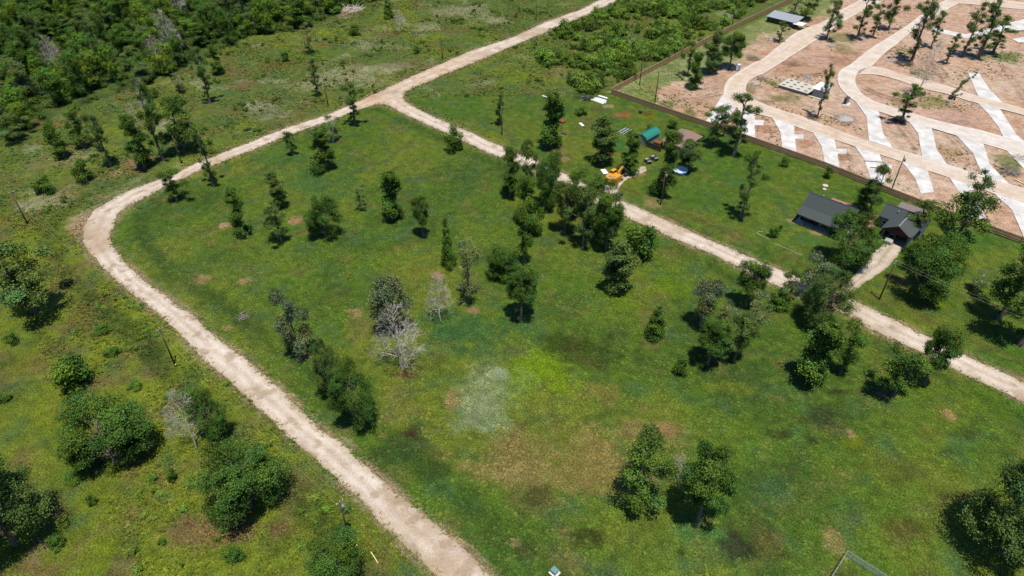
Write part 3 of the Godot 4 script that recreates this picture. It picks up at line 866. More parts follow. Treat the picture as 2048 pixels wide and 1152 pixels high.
func build_roads():
	var pale := seen("ece2d6", 0.87)
	var mid := seen("ddd0c1", 0.87)
	var tan := seen("c3ad93", 0.88)
	var edge := seen("a8977a", 0.88)
	var orange := seen("d6b08a", 0.88)
	var look := func(t: float, p: Vector2) -> Color:
		var e := minf(t, 1.0 - t)
		var c := mid.lerp(pale, clampf(0.5 + n_mid.get_noise_2d(p.x, p.y) * 1.0 + n_small.get_noise_2d(p.x, p.y) * 0.5, 0, 1))
		var track := maxf(exp(-pow((t - 0.33) * 11.0, 2.0)), exp(-pow((t - 0.68) * 11.0, 2.0)))
		c = c.lerp(pale, track * 0.7)
		c = c.lerp(tan, clampf((n_big.get_noise_2d(p.x * 1.6, p.y * 1.6) - 0.05) * 1.6 + n_mid.get_noise_2d(p.x * 1.5 + 9, p.y * 1.5) * 0.5, 0, 0.8))
		c = c.lerp(tan, clampf((exp(-pow((t - 0.5) * 10.0, 2.0)) + exp(-pow((t - 0.16) * 14.0, 2.0)) * 0.8 + exp(-pow((t - 0.85) * 14.0, 2.0)) * 0.8) * 0.38 + n_small.get_noise_2d(p.x * 0.7 + 55, p.y * 0.7) * 0.25, 0, 0.5))
		if p.y < -205.0 and p.y > -262.0 and p.x < 20.0:
			c = c.lerp(orange, clampf(0.4 + n_mid.get_noise_2d(p.x, p.y) * 0.8, 0, 0.6) * smoothstep(-205.0, -220.0, p.y) * smoothstep(-262.0, -250.0, p.y))
		c = c.lerp(tan * 0.86, smoothstep(0.26, 0.42, n_mid.get_noise_2d(p.x * 2.3 + 300.0, p.y * 2.3)) * 0.7)
		c = c.lerp(edge, smoothstep(0.13, 0.0, e) * (0.7 + n_small.get_noise_2d(p.x * 2, p.y * 2) * 0.5))
		return c
	strip("gravel_road", road_la, road_ra, 0.02, 0.42, 0.10, look, mats["gravel"], 18)
	strip("gravel_road", road_lc, road_rc, 0.028, 0.28, 0.10, look, mats["gravel"])
	# the two drives
	var brown := seen("c2b09d", 0.86)
	var worn := seen("dcd0c2", 0.86)
	var green := seen("7c7c44", 0.88)
	var drive := func(t: float, p: Vector2) -> Color:
		var c := brown.lerp(worn, clampf(0.45 + n_mid.get_noise_2d(p.x, p.y) + n_small.get_noise_2d(p.x, p.y) * 0.5, 0, 1))
		var track := maxf(exp(-pow((t - 0.3) * 9.0, 2.0)), exp(-pow((t - 0.7) * 9.0, 2.0)))
		c = c.lerp(worn, track * 0.6)
		c = c.lerp(green, clampf(exp(-pow((t - 0.5) * 8.0, 2.0)) * 0.5 + n_small.get_noise_2d(p.x + 5, p.y) * 0.4 - 0.2, 0, 0.7))
		return c.lerp(green, smoothstep(0.12, 0.0, minf(t, 1.0 - t)) * 0.6)
	strip("driveway", PackedVector2Array([Vector2(69.42, -114.45), Vector2(73.43, -119.99), Vector2(79.76, -126.24), Vector2(84.92, -131.90), Vector2(88.59, -136.19), Vector2(90.62, -138.73)]), PackedVector2Array([Vector2(74.22, -112.46), Vector2(73.68, -116.32), Vector2(80.68, -122.34), Vector2(86.98, -127.39), Vector2(92.08, -133.51), Vector2(94.52, -136.61)]), 0.045, 0.3, 0.05, drive, mats["gravel"], 10)
	strip("driveway", PackedVector2Array([Vector2(21.42, -159.87), Vector2(24.49, -162.48), Vector2(26.00, -164.07), Vector2(29.78, -168.42), Vector2(33.19, -171.22), Vector2(37.49, -173.80)]), PackedVector2Array([Vector2(26.40, -153.35), Vector2(28.09, -158.84), Vector2(28.66, -161.42), Vector2(31.05, -165.41), Vector2(34.16, -168.14), Vector2(37.47, -170.94)]), 0.045, 0.5, 0.05, drive, mats["gravel"], 8)

func pad(pts: PackedVector2Array, called := "concrete_pad"):
	var st := surf()
	slab(st, pts, -0.15, 0.11)
	var o := put(called, done(st), mats["concrete"])
	tag(o, "", "", "", "structure")
	no_grass.append(pts)

func build_site_roads():
	var sand := seen("eadccc", 0.88)
	var ochre := seen("dfc9ae", 0.88)
	var bare := seen("efeae4", 0.88)
	var clay := seen("d4b394", 0.88)
	var make := func(dusty: float, off: float) -> Callable:
		return func(t: float, p: Vector2) -> Color:
			var f := site_frame(p)
			var s := n_mid.get_noise_2d(f.x * 0.25 + off, f.y * 1.6)
			var c := sand.lerp(ochre, clampf(0.4 + s * 1.3 + n_small.get_noise_2d(p.x, p.y) * 0.4, 0, 1))
			c = c.lerp(clay, clampf((n_mid.get_noise_2d(p.x * 0.7 + 31, p.y * 0.7) - 0.2) * 1.6, 0, 0.6))
			for w in [0.22, 0.36, 0.62, 0.78]:
				c = c.lerp(clay, exp(-pow((t - w) * 26.0, 2.0)) * clampf(0.35 + n_mid.get_noise_2d(f.x * 0.4 + w * 900.0, f.y * 0.4) * 1.2, 0, 0.6))
			return c.lerp(bare, clampf(1.0 - dusty + s * 0.9 + (0.4 if minf(t, 1.0 - t) < 0.12 else 0.0), 0, 1))
	strip("dirt_road", PackedVector2Array([Vector2(210.09, -380.47), Vector2(159.02, -329.06), Vector2(141.85, -310.90), Vector2(130.62, -297.50), Vector2(115.26, -284.40), Vector2(94.23, -256.10), Vector2(87.42, -249.59), Vector2(79.16, -240.05), Vector2(75.23, -234.14), Vector2(72.71, -228.02), Vector2(71.34, -222.96), Vector2(70.90, -217.67), Vector2(72.70, -212.95), Vector2(75.15, -209.89), Vector2(77.70, -208.01), Vector2(82.54, -204.32), Vector2(87.33, -198.96), Vector2(91.74, -194.14), Vector2(100.97, -185.30), Vector2(110.97, -175.55), Vector2(118.59, -167.87), Vector2(124.31, -162.21), Vector2(127.44, -158.33), Vector2(132.78, -153.83), Vector2(151.86, -134.95)]), PackedVector2Array([Vector2(235.67, -390.34), Vector2(170.44, -329.06), Vector2(145.83, -304.75), Vector2(133.35, -290.52), Vector2(120.58, -275.59), Vector2(103.41, -256.10), Vector2(90.43, -241.44), Vector2(86.49, -238.21), Vector2(82.93, -234.14), Vector2(80.60, -229.31), Vector2(79.54, -224.63), Vector2(80.23, -219.69), Vector2(82.44, -215.69), Vector2(84.60, -212.95), Vector2(87.94, -209.51), Vector2(91.48, -206.52), Vector2(96.16, -200.72), Vector2(106.24, -188.50), Vector2(117.87, -179.12), Vector2(127.98, -169.25), Vector2(137.01, -161.16), Vector2(158.04, -143.54)]), 0.15, 0.05, 0.0, make.call(0.85, 0.0), mats["gravel"])
	strip("dirt_road", PackedVector2Array([Vector2(272.81, -395.43), Vector2(198.31, -329.06), Vector2(179.50, -310.20), Vector2(165.42, -294.30), Vector2(150.36, -278.48), Vector2(138.17, -266.11), Vector2(125.46, -251.07), Vector2(119.05, -244.75), Vector2(115.22, -237.75), Vector2(112.97, -229.74), Vector2(112.67, -222.55), Vector2(113.86, -215.69), Vector2(115.41, -212.57), Vector2(117.90, -209.51), Vector2(124.27, -202.15), Vector2(129.31, -197.21), Vector2(134.46, -192.12), Vector2(139.70, -186.89), Vector2(144.21, -182.48), Vector2(149.85, -175.55), Vector2(167.41, -156.56)]), PackedVector2Array([Vector2(286.11, -395.43), Vector2(202.43, -324.54), Vector2(181.69, -304.75), Vector2(161.82, -284.40), Vector2(150.98, -271.62), Vector2(141.33, -260.77), Vector2(132.22, -249.10), Vector2(125.74, -244.27), Vector2(122.12, -238.66), Vector2(119.50, -232.37), Vector2(118.21, -223.80), Vector2(119.94, -217.27), Vector2(122.74, -213.73), Vector2(125.97, -210.65), Vector2(133.10, -203.23), Vector2(138.98, -198.96), Vector2(144.55, -195.15), Vector2(152.24, -187.53), Vector2(173.98, -165.68)]), 0.155, 0.05, 0.0, make.call(0.42, 70.0), mats["gravel"])
	strip("dirt_road", PackedVector2Array([Vector2(130.74, -248.61), Vector2(134.87, -246.67), Vector2(138.96, -241.44), Vector2(143.09, -236.39), Vector2(149.92, -230.18), Vector2(156.77, -220.91), Vector2(166.24, -211.80), Vector2(191.10, -189.48)]), PackedVector2Array([Vector2(123.37, -240.05), Vector2(127.84, -240.51), Vector2(132.24, -238.66), Vector2(135.96, -234.59), Vector2(141.12, -227.59), Vector2(146.59, -223.38), Vector2(151.54, -217.27), Vector2(163.20, -206.52), Vector2(186.51, -183.10)]), 0.16, 0.2, 0.0, make.call(0.95, 140.0), mats["gravel"], 10)
	strip("dirt_road", PackedVector2Array([Vector2(204.35, -335.23), Vector2(213.97, -333.67), Vector2(231.78, -325.29), Vector2(275.99, -307.46)]), PackedVector2Array([Vector2(195.65, -324.54), Vector2(207.67, -321.59), Vector2(225.49, -314.40), Vector2(265.61, -293.03)]), 0.165, 0.3, 0.0, make.call(0.9, 210.0), mats["gravel"], 8)
	# hard stands of pale new concrete
	pad([Vector2(71.44, -223.38), Vector2(75.34, -216.88), Vector2(66.59, -201.08), Vector2(60.33, -201.08)])
	pad([Vector2(75.08, -218.48), Vector2(78.33, -209.13), Vector2(76.30, -202.87), Vector2(79.29, -202.87), Vector2(78.27, -199.31), Vector2(75.32, -199.31), Vector2(73.39, -191.12), Vector2(69.86, -191.46), Vector2(70.60, -199.66)])
	pad([Vector2(82.44, -205.05), Vector2(87.82, -200.01), Vector2(85.78, -193.12), Vector2(88.40, -192.79), Vector2(87.42, -189.81), Vector2(84.98, -190.14), Vector2(82.77, -181.86), Vector2(78.89, -182.48), Vector2(81.94, -194.47)])
	pad([Vector2(91.89, -195.50), Vector2(96.81, -190.46), Vector2(95.09, -183.73), Vector2(98.02, -183.73), Vector2(96.86, -180.64), Vector2(94.25, -180.64), Vector2(91.67, -172.08), Vector2(88.15, -173.22), Vector2(91.24, -185.30)])
	pad([Vector2(101.07, -185.93), Vector2(106.52, -181.25), Vector2(104.79, -174.67), Vector2(107.23, -174.09), Vector2(106.12, -171.51), Vector2(103.86, -171.79), Vector2(101.22, -163.53), Vector2(97.79, -165.41), Vector2(100.63, -177.02)])
	pad([Vector2(110.93, -176.43), Vector2(115.89, -171.51), Vector2(112.06, -159.35), Vector2(108.14, -158.33), Vector2(110.15, -165.95)])
	pad([Vector2(119.97, -167.59), Vector2(124.05, -163.00), Vector2(122.02, -157.06), Vector2(124.51, -156.81), Vector2(123.83, -154.08), Vector2(121.23, -154.33), Vector2(118.75, -145.80), Vector2(114.72, -146.71), Vector2(118.46, -157.82)])
	pad([Vector2(127.59, -159.10), Vector2(133.81, -153.83), Vector2(125.68, -134.95), Vector2(123.56, -137.88), Vector2(127.76, -150.46)])
	pad([Vector2(113.51, -216.48), Vector2(118.37, -210.27), Vector2(112.93, -193.80), Vector2(111.78, -184.04), Vector2(106.67, -188.83), Vector2(112.70, -205.78)])
	pad([Vector2(124.59, -202.87), Vector2(129.64, -197.91), Vector2(124.55, -184.04), Vector2(122.74, -174.09), Vector2(117.74, -178.52), Vector2(123.59, -193.80)])
	pad([Vector2(134.65, -192.79), Vector2(140.04, -187.53), Vector2(135.05, -174.67), Vector2(134.11, -161.95), Vector2(129.31, -167.32), Vector2(133.64, -180.94)])
	pad([Vector2(144.41, -183.10), Vector2(149.83, -177.92), Vector2(143.86, -164.34), Vector2(143.19, -172.36)])
	pad([Vector2(153.48, -216.88), Vector2(158.29, -211.80), Vector2(152.99, -192.79), Vector2(153.02, -187.86), Vector2(150.99, -184.35), Vector2(147.24, -188.18), Vector2(150.80, -199.31), Vector2(152.60, -208.76)])
	pad([Vector2(163.55, -241.91), Vector2(167.49, -241.91), Vector2(163.67, -228.45), Vector2(161.47, -214.90), Vector2(156.05, -220.50)])
	pad([Vector2(199.10, -277.32), Vector2(208.52, -280.82), Vector2(205.77, -272.75), Vector2(199.60, -273.31)])
	pad([Vector2(174.37, -291.14), Vector2(183.67, -282.60), Vector2(198.34, -289.90), Vector2(206.44, -295.57), Vector2(221.71, -303.41), Vector2(213.10, -288.66), Vector2(195.36, -284.40), Vector2(181.26, -277.90), Vector2(171.50, -286.82)], "concrete_path")
	pad([Vector2(109.88, -216.48), Vector2(111.71, -216.08), Vector2(109.85, -213.34), Vector2(108.18, -214.12)], "equipment_slab")

# ---------------------------------------------------------------- trees

class Leaves:
	var v := PackedVector3Array()
	var n := PackedVector3Array()
	var c := PackedColorArray()
	var i := PackedInt32Array()
	func leaf(p: Vector3, along: Vector3, nrm: Vector3, l: float, w: float, col: Color):
		var side := nrm.cross(along).normalized() * w * 0.5
		var b := v.size()
		v.append(p)
		v.append(p + along * l * 0.45 + side + nrm * l * 0.06)
		v.append(p + along * l)
		v.append(p + along * l * 0.45 - side + nrm * l * 0.06)
		for k in 4:
			n.append(nrm)
			c.append(col)
		i.append_array([b, b + 1, b + 2, b, b + 2, b + 3])
	func mesh() -> ArrayMesh:
		var arr := []
		arr.resize(Mesh.ARRAY_MAX)
		arr[Mesh.ARRAY_VERTEX] = v
		arr[Mesh.ARRAY_NORMAL] = n
		arr[Mesh.ARRAY_COLOR] = c
		arr[Mesh.ARRAY_INDEX] = i
		var m := ArrayMesh.new()
		m.add_surface_from_arrays(Mesh.PRIMITIVE_TRIANGLES, arr)
		return m

func rvec() -> Vector3:
	while true:
		var p := Vector3(rng.randf_range(-1, 1), rng.randf_range(-1, 1), rng.randf_range(-1, 1))
		var l := p.length()
		if l < 1.0 and l > 0.05:
			return p / l
	return Vector3.UP

# lobes: [centre, radius]; leaves sit in the outer part of every lobe, with gaps where the noise is low
func crown(lobes: Array, count: int, size: float, base: Color, holes := 0.2, droop := 0.0, loose := 0.40) -> ArrayMesh:
	var lv := Leaves.new()
	var weight := []
	var total := 0.0
	for q in lobes:
		total += q[1] * q[1]
		weight.append(total)
	var tone := []
	for q in lobes:
		tone.append(Vector2(rng.randf_range(0.68, 1.28), rng.randf_range(-0.12, 0.16)))
	var off := rng.randf() * 100.0
	var made := 0
	var tries := 0
	while made < count and tries < count * 4:
		tries += 1
		var pick := rng.randf() * total
		var k := 0
		while weight[k] < pick: k += 1
		var d := rvec()
		var f := 1.0 - absf(rng.randfn(0.0, loose))
		if rng.randf() < 0.11: f = 1.0 + rng.randf() * 0.32
		var p: Vector3 = lobes[k][0] + d * Vector3(1, 0.82, 1) * lobes[k][1] * f
		if n_clump.get_noise_3d(p.x + off, p.y, p.z) < holes - 0.45: continue
		if p.y < 0.15: continue
		var nrm := (d * 0.75 + Vector3.UP * 0.35 + rvec() * 0.75).normalized()
		var al := nrm.cross(rvec()).normalized()
		if droop > 0.0:
			al = (al * (1.0 - droop) + Vector3.DOWN * droop).normalized()
			nrm = (nrm - al * nrm.dot(al)).normalized()
		var t: Vector2 = tone[k]
		var b: float = t.x * rng.randf_range(0.42, 1.75)
		var y := t.y + rng.randf_range(-0.1, 0.1)
		lv.leaf(p, al, nrm, size * rng.randf_range(0.7, 1.35), size * rng.randf_range(0.5, 0.8), Color(base.r * b * (1.0 + y * 1.6), base.g * b * (1.0 + y * 0.4), base.b * b * (1.0 - y)))
		made += 1
	return lv.mesh()

func limb(st: SurfaceTool, a: Vector3, b: Vector3, ra: float, rb: float, n := 5):
	var m := a.lerp(b, 0.5) + rvec() * a.distance_to(b) * 0.07 + Vector3.UP * a.distance_to(b) * 0.04
	tube(st, a, m, ra, (ra + rb) * 0.5, n, false)
	tube(st, m, b, (ra + rb) * 0.5, rb, n, false)

func wood(lobes: Array, top: float, r: float, fork: float) -> ArrayMesh:
	var st := surf()
	st.set_smooth_group(0)
	var pts := [Vector3(0, -0.3, 0)]
	var steps := 5
	for k in steps:
		pts.append(Vector3(rng.randf_range(-0.12, 0.12) * (k + 1) * 0.5, top * (k + 1) / steps, rng.randf_range(-0.12, 0.12) * (k + 1) * 0.5))
	for k in steps:
		tube(st, pts[k], pts[k + 1], r * (1.0 - 0.85 * k / steps) * (1.35 if k == 0 else 1.0), r * (1.0 - 0.85 * (k + 1) / steps), 7, false)
	for q in lobes:
		var c: Vector3 = q[0]
		var h := clampf(c.y - Vector2(c.x, c.z).length() * 0.75 - 0.3, fork, top)
		var s := h / top * steps
		var k := clampi(int(s), 0, steps - 1)
		limb(st, pts[k].lerp(pts[k + 1], s - k), c, r * 0.34, r * 0.09)
		for e in 2:
			limb(st, c, c + rvec() * q[1] * 0.8, r * 0.09, r * 0.03, 4)
	return done(st)

func twigs(st: SurfaceTool, a: Vector3, d: Vector3, l: float, r: float, depth: int, droop: float):
	var b := a + d * l
	tube(st, a, b, r, r * 0.62, 5 if depth > 2 else 3, false)
	if depth == 0: return
	var kids := 3 if depth > 2 else 4
	for k in kids:
		var nd := (d * 0.9 + rvec() * 0.75 + Vector3.UP * (0.15 - droop)).normalized()
		twigs(st, a.lerp(b, rng.randf_range(0.55, 1.0)), nd, l * rng.randf_range(0.58, 0.85), r * 0.55, depth - 1, droop)

func dead_mesh(depth: int, lean: Vector3, droop := 0.0, spread := 1.0) -> ArrayMesh:
	var st := surf()
	var p := Vector3(0, -0.3, 0)
	var r := 0.18
	for k in 6:
		var q := Vector3(rng.randf_range(-0.2, 0.2), 1.35 * (k + 1), rng.randf_range(-0.2, 0.2)) + lean * (k + 1)
		tube(st, p, q, r, r * 0.8, 6, false)
		if k >= 1:
			for e in 3:
				var d := (rvec() * Vector3(1, 0.35, 1) * spread + Vector3.UP * 0.35).normalized()
				twigs(st, p.lerp(q, rng.randf()), d, (2.1 - 0.2 * k), r * 0.34, depth, droop)
		p = q
		r *= 0.8
	twigs(st, p, Vector3.UP, 1.2, r, depth, droop)
	return done(st)

# the finest twigs of a bare tree: slivers round the boughs
func fine_twigs(count: int) -> ArrayMesh:
	var lv := Leaves.new()
	var made := 0
	while made < count:
		var a := rng.randf() * TAU
		var y := rng.randf_range(2.6, 9.6)
		var r := 2.5 * sqrt(rng.randf()) * (1.15 - absf(y - 5.6) * 0.16)
		var p := Vector3(cos(a) * r, y, sin(a) * r)
		if n_clump.get_noise_3d(p.x, p.y, p.z) < 0.0:
			made += 1
			continue
		var d := (Vector3(cos(a), 0.5, sin(a)) + rvec() * 0.8).normalized()
		var b := rng.randf_range(0.7, 1.2)
		lv.leaf(p, d, d.cross(rvec()).normalized(), rng.randf_range(0.5, 1.1), 0.032, Color(0.36, 0.345, 0.31) * b)
		made += 1
	return lv.mesh()

# every prototype stands about 10 m high; width is what it measures across
func proto(kind: String, width: float, called: String, trunk: ArrayMesh, tm: Material, leaves: ArrayMesh, top := "crown"):
	var o := Node3D.new()
	o.name = called
	var t := MeshInstance3D.new()
	t.name = "trunk"
	t.mesh = trunk
	t.material_override = tm
	o.add_child(t)
	if leaves:
		var c := MeshInstance3D.new()
		c.name = top
		c.mesh = leaves
		c.material_override = mats["leaf"]
		o.add_child(c)
	if not protos.has(kind):
		protos[kind] = []
		used[kind] = 0
	var size := AABB(trunk.get_aabb())
	if leaves: size = leaves.get_aabb()
	o.set_meta("width", (size.size.x + size.size.z) * 0.5 * 0.9)
	o.set_meta("top", size.end.y * 0.98)
	protos[kind].append(o)

func make_trees():
	var dark := Color(0.050, 0.104, 0.020)
	var mid := Color(0.056, 0.114, 0.019)
	var grey := Color(0.072, 0.110, 0.040)
	var bright := Color(0.080, 0.155, 0.018)
	for v in 3:   # broad dense crowns
		rng.seed = 100 + v
		var lobes := []
		for k in 32:
			var a := rng.randf() * TAU
			var y := rng.randf_range(1.6, 8.7)
			var rr := 3.3 * sqrt(maxf(0.05, 1.0 - pow((y - 4.8) / 4.6, 2.0))) * sqrt(rng.randf_range(0.15, 1.0))
			lobes.append([Vector3(cos(a) * rr, y, sin(a) * rr), rng.randf_range(0.75, 1.55)])
		proto("round", 8.6, "tree", wood(lobes, 6.5, 0.26, 1.2), mats["bark"], crown(lobes, 42000, 0.15, [dark, dark.lerp(bright, 0.12), dark.lerp(grey, 0.4)][v], 0.33))
	for v in 4:   # tall narrow trees with growth down the whole trunk
		rng.seed = 200 + v
		var lobes := []
		for k in 26:
			var a := rng.randf() * TAU
			var y := 0.9 + 8.5 * k / 25.0
			var rr: float = rng.randf_range(0.1, 1.45) * (1.0 if y < 7.5 else 0.65) * (0.75 if absf(y - 3.6 - v * 0.5) < 0.9 else 1.0)
			lobes.append([Vector3(cos(a) * rr, y, sin(a) * rr), rng.randf_range(0.5, 1.05) * (1.0 if y > 1.6 else 1.25)])
		proto("column", 4.6, "tree", wood(lobes, 8.8, 0.2, 0.6), mats["bark"], crown(lobes, 17000, 0.18, [dark, mid, dark.lerp(grey, 0.5), dark.lerp(bright, 0.15)][v], 0.33))
	for v in 3:   # open trees, limbs and sky between the tufts
		rng.seed = 300 + v
		var lobes := []
		for k in 16:
			var a := rng.randf() * TAU
			var y := rng.randf_range(2.2, 9.3)
			var rr := rng.randf_range(0.2, 2.5) * (1.15 - absf(y - 6.0) * 0.14)
			lobes.append([Vector3(cos(a) * rr, y, sin(a) * rr), rng.randf_range(0.6, 1.1)])
		for k in 6:
			lobes.append([Vector3(rng.randf_range(-0.3, 0.3), 1.0 + k * 1.2, rng.randf_range(-0.3, 0.3)), rng.randf_range(0.35, 0.6)])
		proto("open", 5.6, "tree", wood(lobes, 8.8, 0.2, 1.2), mats["bark"], crown(lobes, 9500, 0.18, [mid, dark, mid.lerp(grey, 0.5)][v], 0.33))
	for v in 3:   # crowns carried high on a clean trunk
		rng.seed = 400 + v
		var lobes := []
		for k in 30:
			var a := rng.randf() * TAU
			var y := rng.randf_range(3.6, 8.9)
			var rr := 2.5 * sqrt(maxf(0.05, 1.0 - pow((y - 6.1) / 3.7, 2.0))) * sqrt(rng.randf_range(0.1, 1.0))
			lobes.append([Vector3(cos(a) * rr, y, sin(a) * rr), rng.randf_range(0.6, 1.2)])
		proto("high", 6.6, "tree", wood(lobes, 7.8, 0.23, 2.6), mats["bark"], crown(lobes, 28000, 0.155, [dark.lerp(mid, 0.5), dark, dark.lerp(grey, 0.5)][v], 0.33))
	for v in 2:   # grey green drooping crowns
		rng.seed = 500 + v
		var lobes := []
		for k in 15:
			var a := rng.randf() * TAU
			var y := rng.randf_range(2.6, 8.9)
			var rr := rng.randf_range(0.2, 2.3)
			lobes.append([Vector3(cos(a) * rr, y, sin(a) * rr), rng.randf_range(0.8, 1.3)])
		proto("weeping", 6.0, "tree", wood(lobes, 8.6, 0.22, 1.6), mats["grey_wood"], crown(lobes, 13000, 0.22, Color(0.125, 0.165, 0.078), 0.28, 0.55))
	for v in 3:   # thin trees with few leaves and pale wood
		rng.seed = 600 + v
		var lobes := []
		for k in 14:
			var a := rng.randf() * TAU
			var y := rng.randf_range(1.4, 9.4)
			var rr := rng.randf_range(0.3, 2.0) * (1.1 - absf(y - 5.5) * 0.12)
			lobes.append([Vector3(cos(a) * rr, y, sin(a) * rr), rng.randf_range(0.45, 0.85)])
		proto("sparse", 4.6, "tree", wood(lobes, 9.2, 0.17, 0.8), mats["dead_wood" if v == 0 else "bark"], crown(lobes, 3600, 0.17, grey.lerp(Color(0.11, 0.145, 0.066), 0.4), 0.33))
	for v in 3:   # slim tall trees left standing on the bare earth: short tufted boughs up a thin trunk
		rng.seed = 650 + v
		var lobes := []
		for k in 20:
			var a := rng.randf() * TAU
			var y := 1.6 + 7.9 * k / 19.0
			var rr := rng.randf_range(0.15, 1.0) * (1.0 if y < 6.0 else 1.35)
			lobes.append([Vector3(cos(a) * rr, y, sin(a) * rr), rng.randf_range(0.32, 0.68) * (0.8 if y < 4.0 else 1.15)])
		for k in 3:
			var a := rng.randf() * TAU
			lobes.append([Vector3(cos(a) * 1.9, rng.randf_range(6.5, 8.5), sin(a) * 1.9), rng.randf_range(0.4, 0.7)])
		proto("slim", 3.6, "tree", wood(lobes, 9.2, 0.2, 1.0), mats["bark"], crown(lobes, 8000, 0.15, dark.lerp(grey, 0.25 * v), 0.2, 0.0, 0.55))
	for v in 3:   # bare dead trees
		rng.seed = 700 + v
		proto("dead", 5.6, "dead_tree", dead_mesh(4, Vector3.ZERO), mats["dead_wood"], fine_twigs(900), "twigs")
	for v in 3:   # bushes down to the ground
		rng.seed = 800 + v
		var lobes := []
		for k in 13:
			var a := rng.randf() * TAU
			var y := rng.randf_range(1.4, 7.6)
			var rr := 3.6 * sqrt(maxf(0.05, 1.0 - pow(y / 9.5, 2.0))) * sqrt(rng.randf_range(0.05, 1.0))
			lobes.append([Vector3(cos(a) * rr, y, sin(a) * rr), rng.randf_range(1.3, 2.2)])
		proto("bush", 10.0, "shrub", wood(lobes, 6.0, 0.2, 0.3), mats["bark"], crown(lobes, 4200, 0.48, mid, 0.33))
	for v in 2:   # young pointed trees
		rng.seed = 900 + v
		var lobes := []
		for k in 22:
			var a := k * 2.4
			var y := 1.0 + 8.2 * k / 21.0
			var rr := 1.9 * (1.0 - y / 10.5) * rng.randf_range(0.5, 1.0)
			lobes.append([Vector3(cos(a) * rr, y, sin(a) * rr), 0.35 + 0.95 * (1.0 - y / 10.5)])
		proto("cone", 5.2, "tree", wood(lobes, 9.0, 0.16, 0.5), mats["bark"], crown(lobes, 6500, 0.24, mid, 0.33))
	for v in 2:   # long leaning trunk with growth along it
		rng.seed = 950 + v
		var lobes := []
		for k in 15:
			var y := 0.8 + k * 0.62
			lobes.append([Vector3(y * 0.62 + rng.randf_range(-0.4, 0.4) + maxf(0, y - 6.0) * 0.8, y, rng.randf_range(-0.5, 0.5)), rng.randf_range(0.4, 0.88)])
		var st := surf()
		tube(st, Vector3(0, -0.3, 0), Vector3(3.1, 5.0, 0), 0.22, 0.15, 7, false)
		tube(st, Vector3(3.1, 5.0, 0), Vector3(6.6, 8.6, 0.1), 0.15, 0.06, 6, false)
		tube(st, Vector3(3.4, 5.4, 0), Vector3(4.6, 9.4, 0.3), 0.08, 0.03, 6, false)
		proto("leaning", 4.6, "tree", done(st), mats["bark"], crown(lobes, 4200, 0.2, mid, 0.15))
	for v in 5:   # woodland trees seen as rough crowns
		rng.seed = 1000 + v
		var lobes := []
		for k in 18:
			var a := rng.randf() * TAU
			var y := rng.randf_range(1.5, 9.2)
			var rr := 2.2 * sqrt(maxf(0.08, 1.0 - pow((y - 4.6) / 5.2, 2.0))) * sqrt(rng.randf_range(0.05, 1.0))
			lobes.append([Vector3(cos(a) * rr, y, sin(a) * rr), rng.randf_range(0.8, 1.5)])
		proto("woods", 6.2, "tree", wood(lobes, 8.0, 0.2, 1.0), mats["bark"], crown(lobes, 9500, 0.24, [dark, bright, mid, bright.lerp(Color(0.11, 0.15, 0.02), 0.4), grey][v].lerp(mid, 0.2) * 1.15, 0.33))

func tree(kind: String, x: float, z: float, h: float, w: float, label: String, group := "", category := "") -> Node3D:
	var list: Array = protos[kind]
	var p: Node3D = list[used[kind] % list.size()]
	used[kind] += 1
	var called := "shrub" if category == "shrub" else str(p.name)
	var o: Node3D = p.duplicate()
	o.remove_meta("width")
	o.remove_meta("top")
	o.name = numbered(called)
	add_child(o)
	o.position = Vector3(x, 0, z)
	if kind != "leaning":
		o.rotation_degrees.y = fmod(x * 37.0 + z * 59.0, 360.0)
	var s: float = w / p.get_meta("width")
	o.scale = Vector3(s, h / p.get_meta("top"), s)
	tag(o, label, category if category else ("shrub" if called == "shrub" else "tree"), group)
	return o

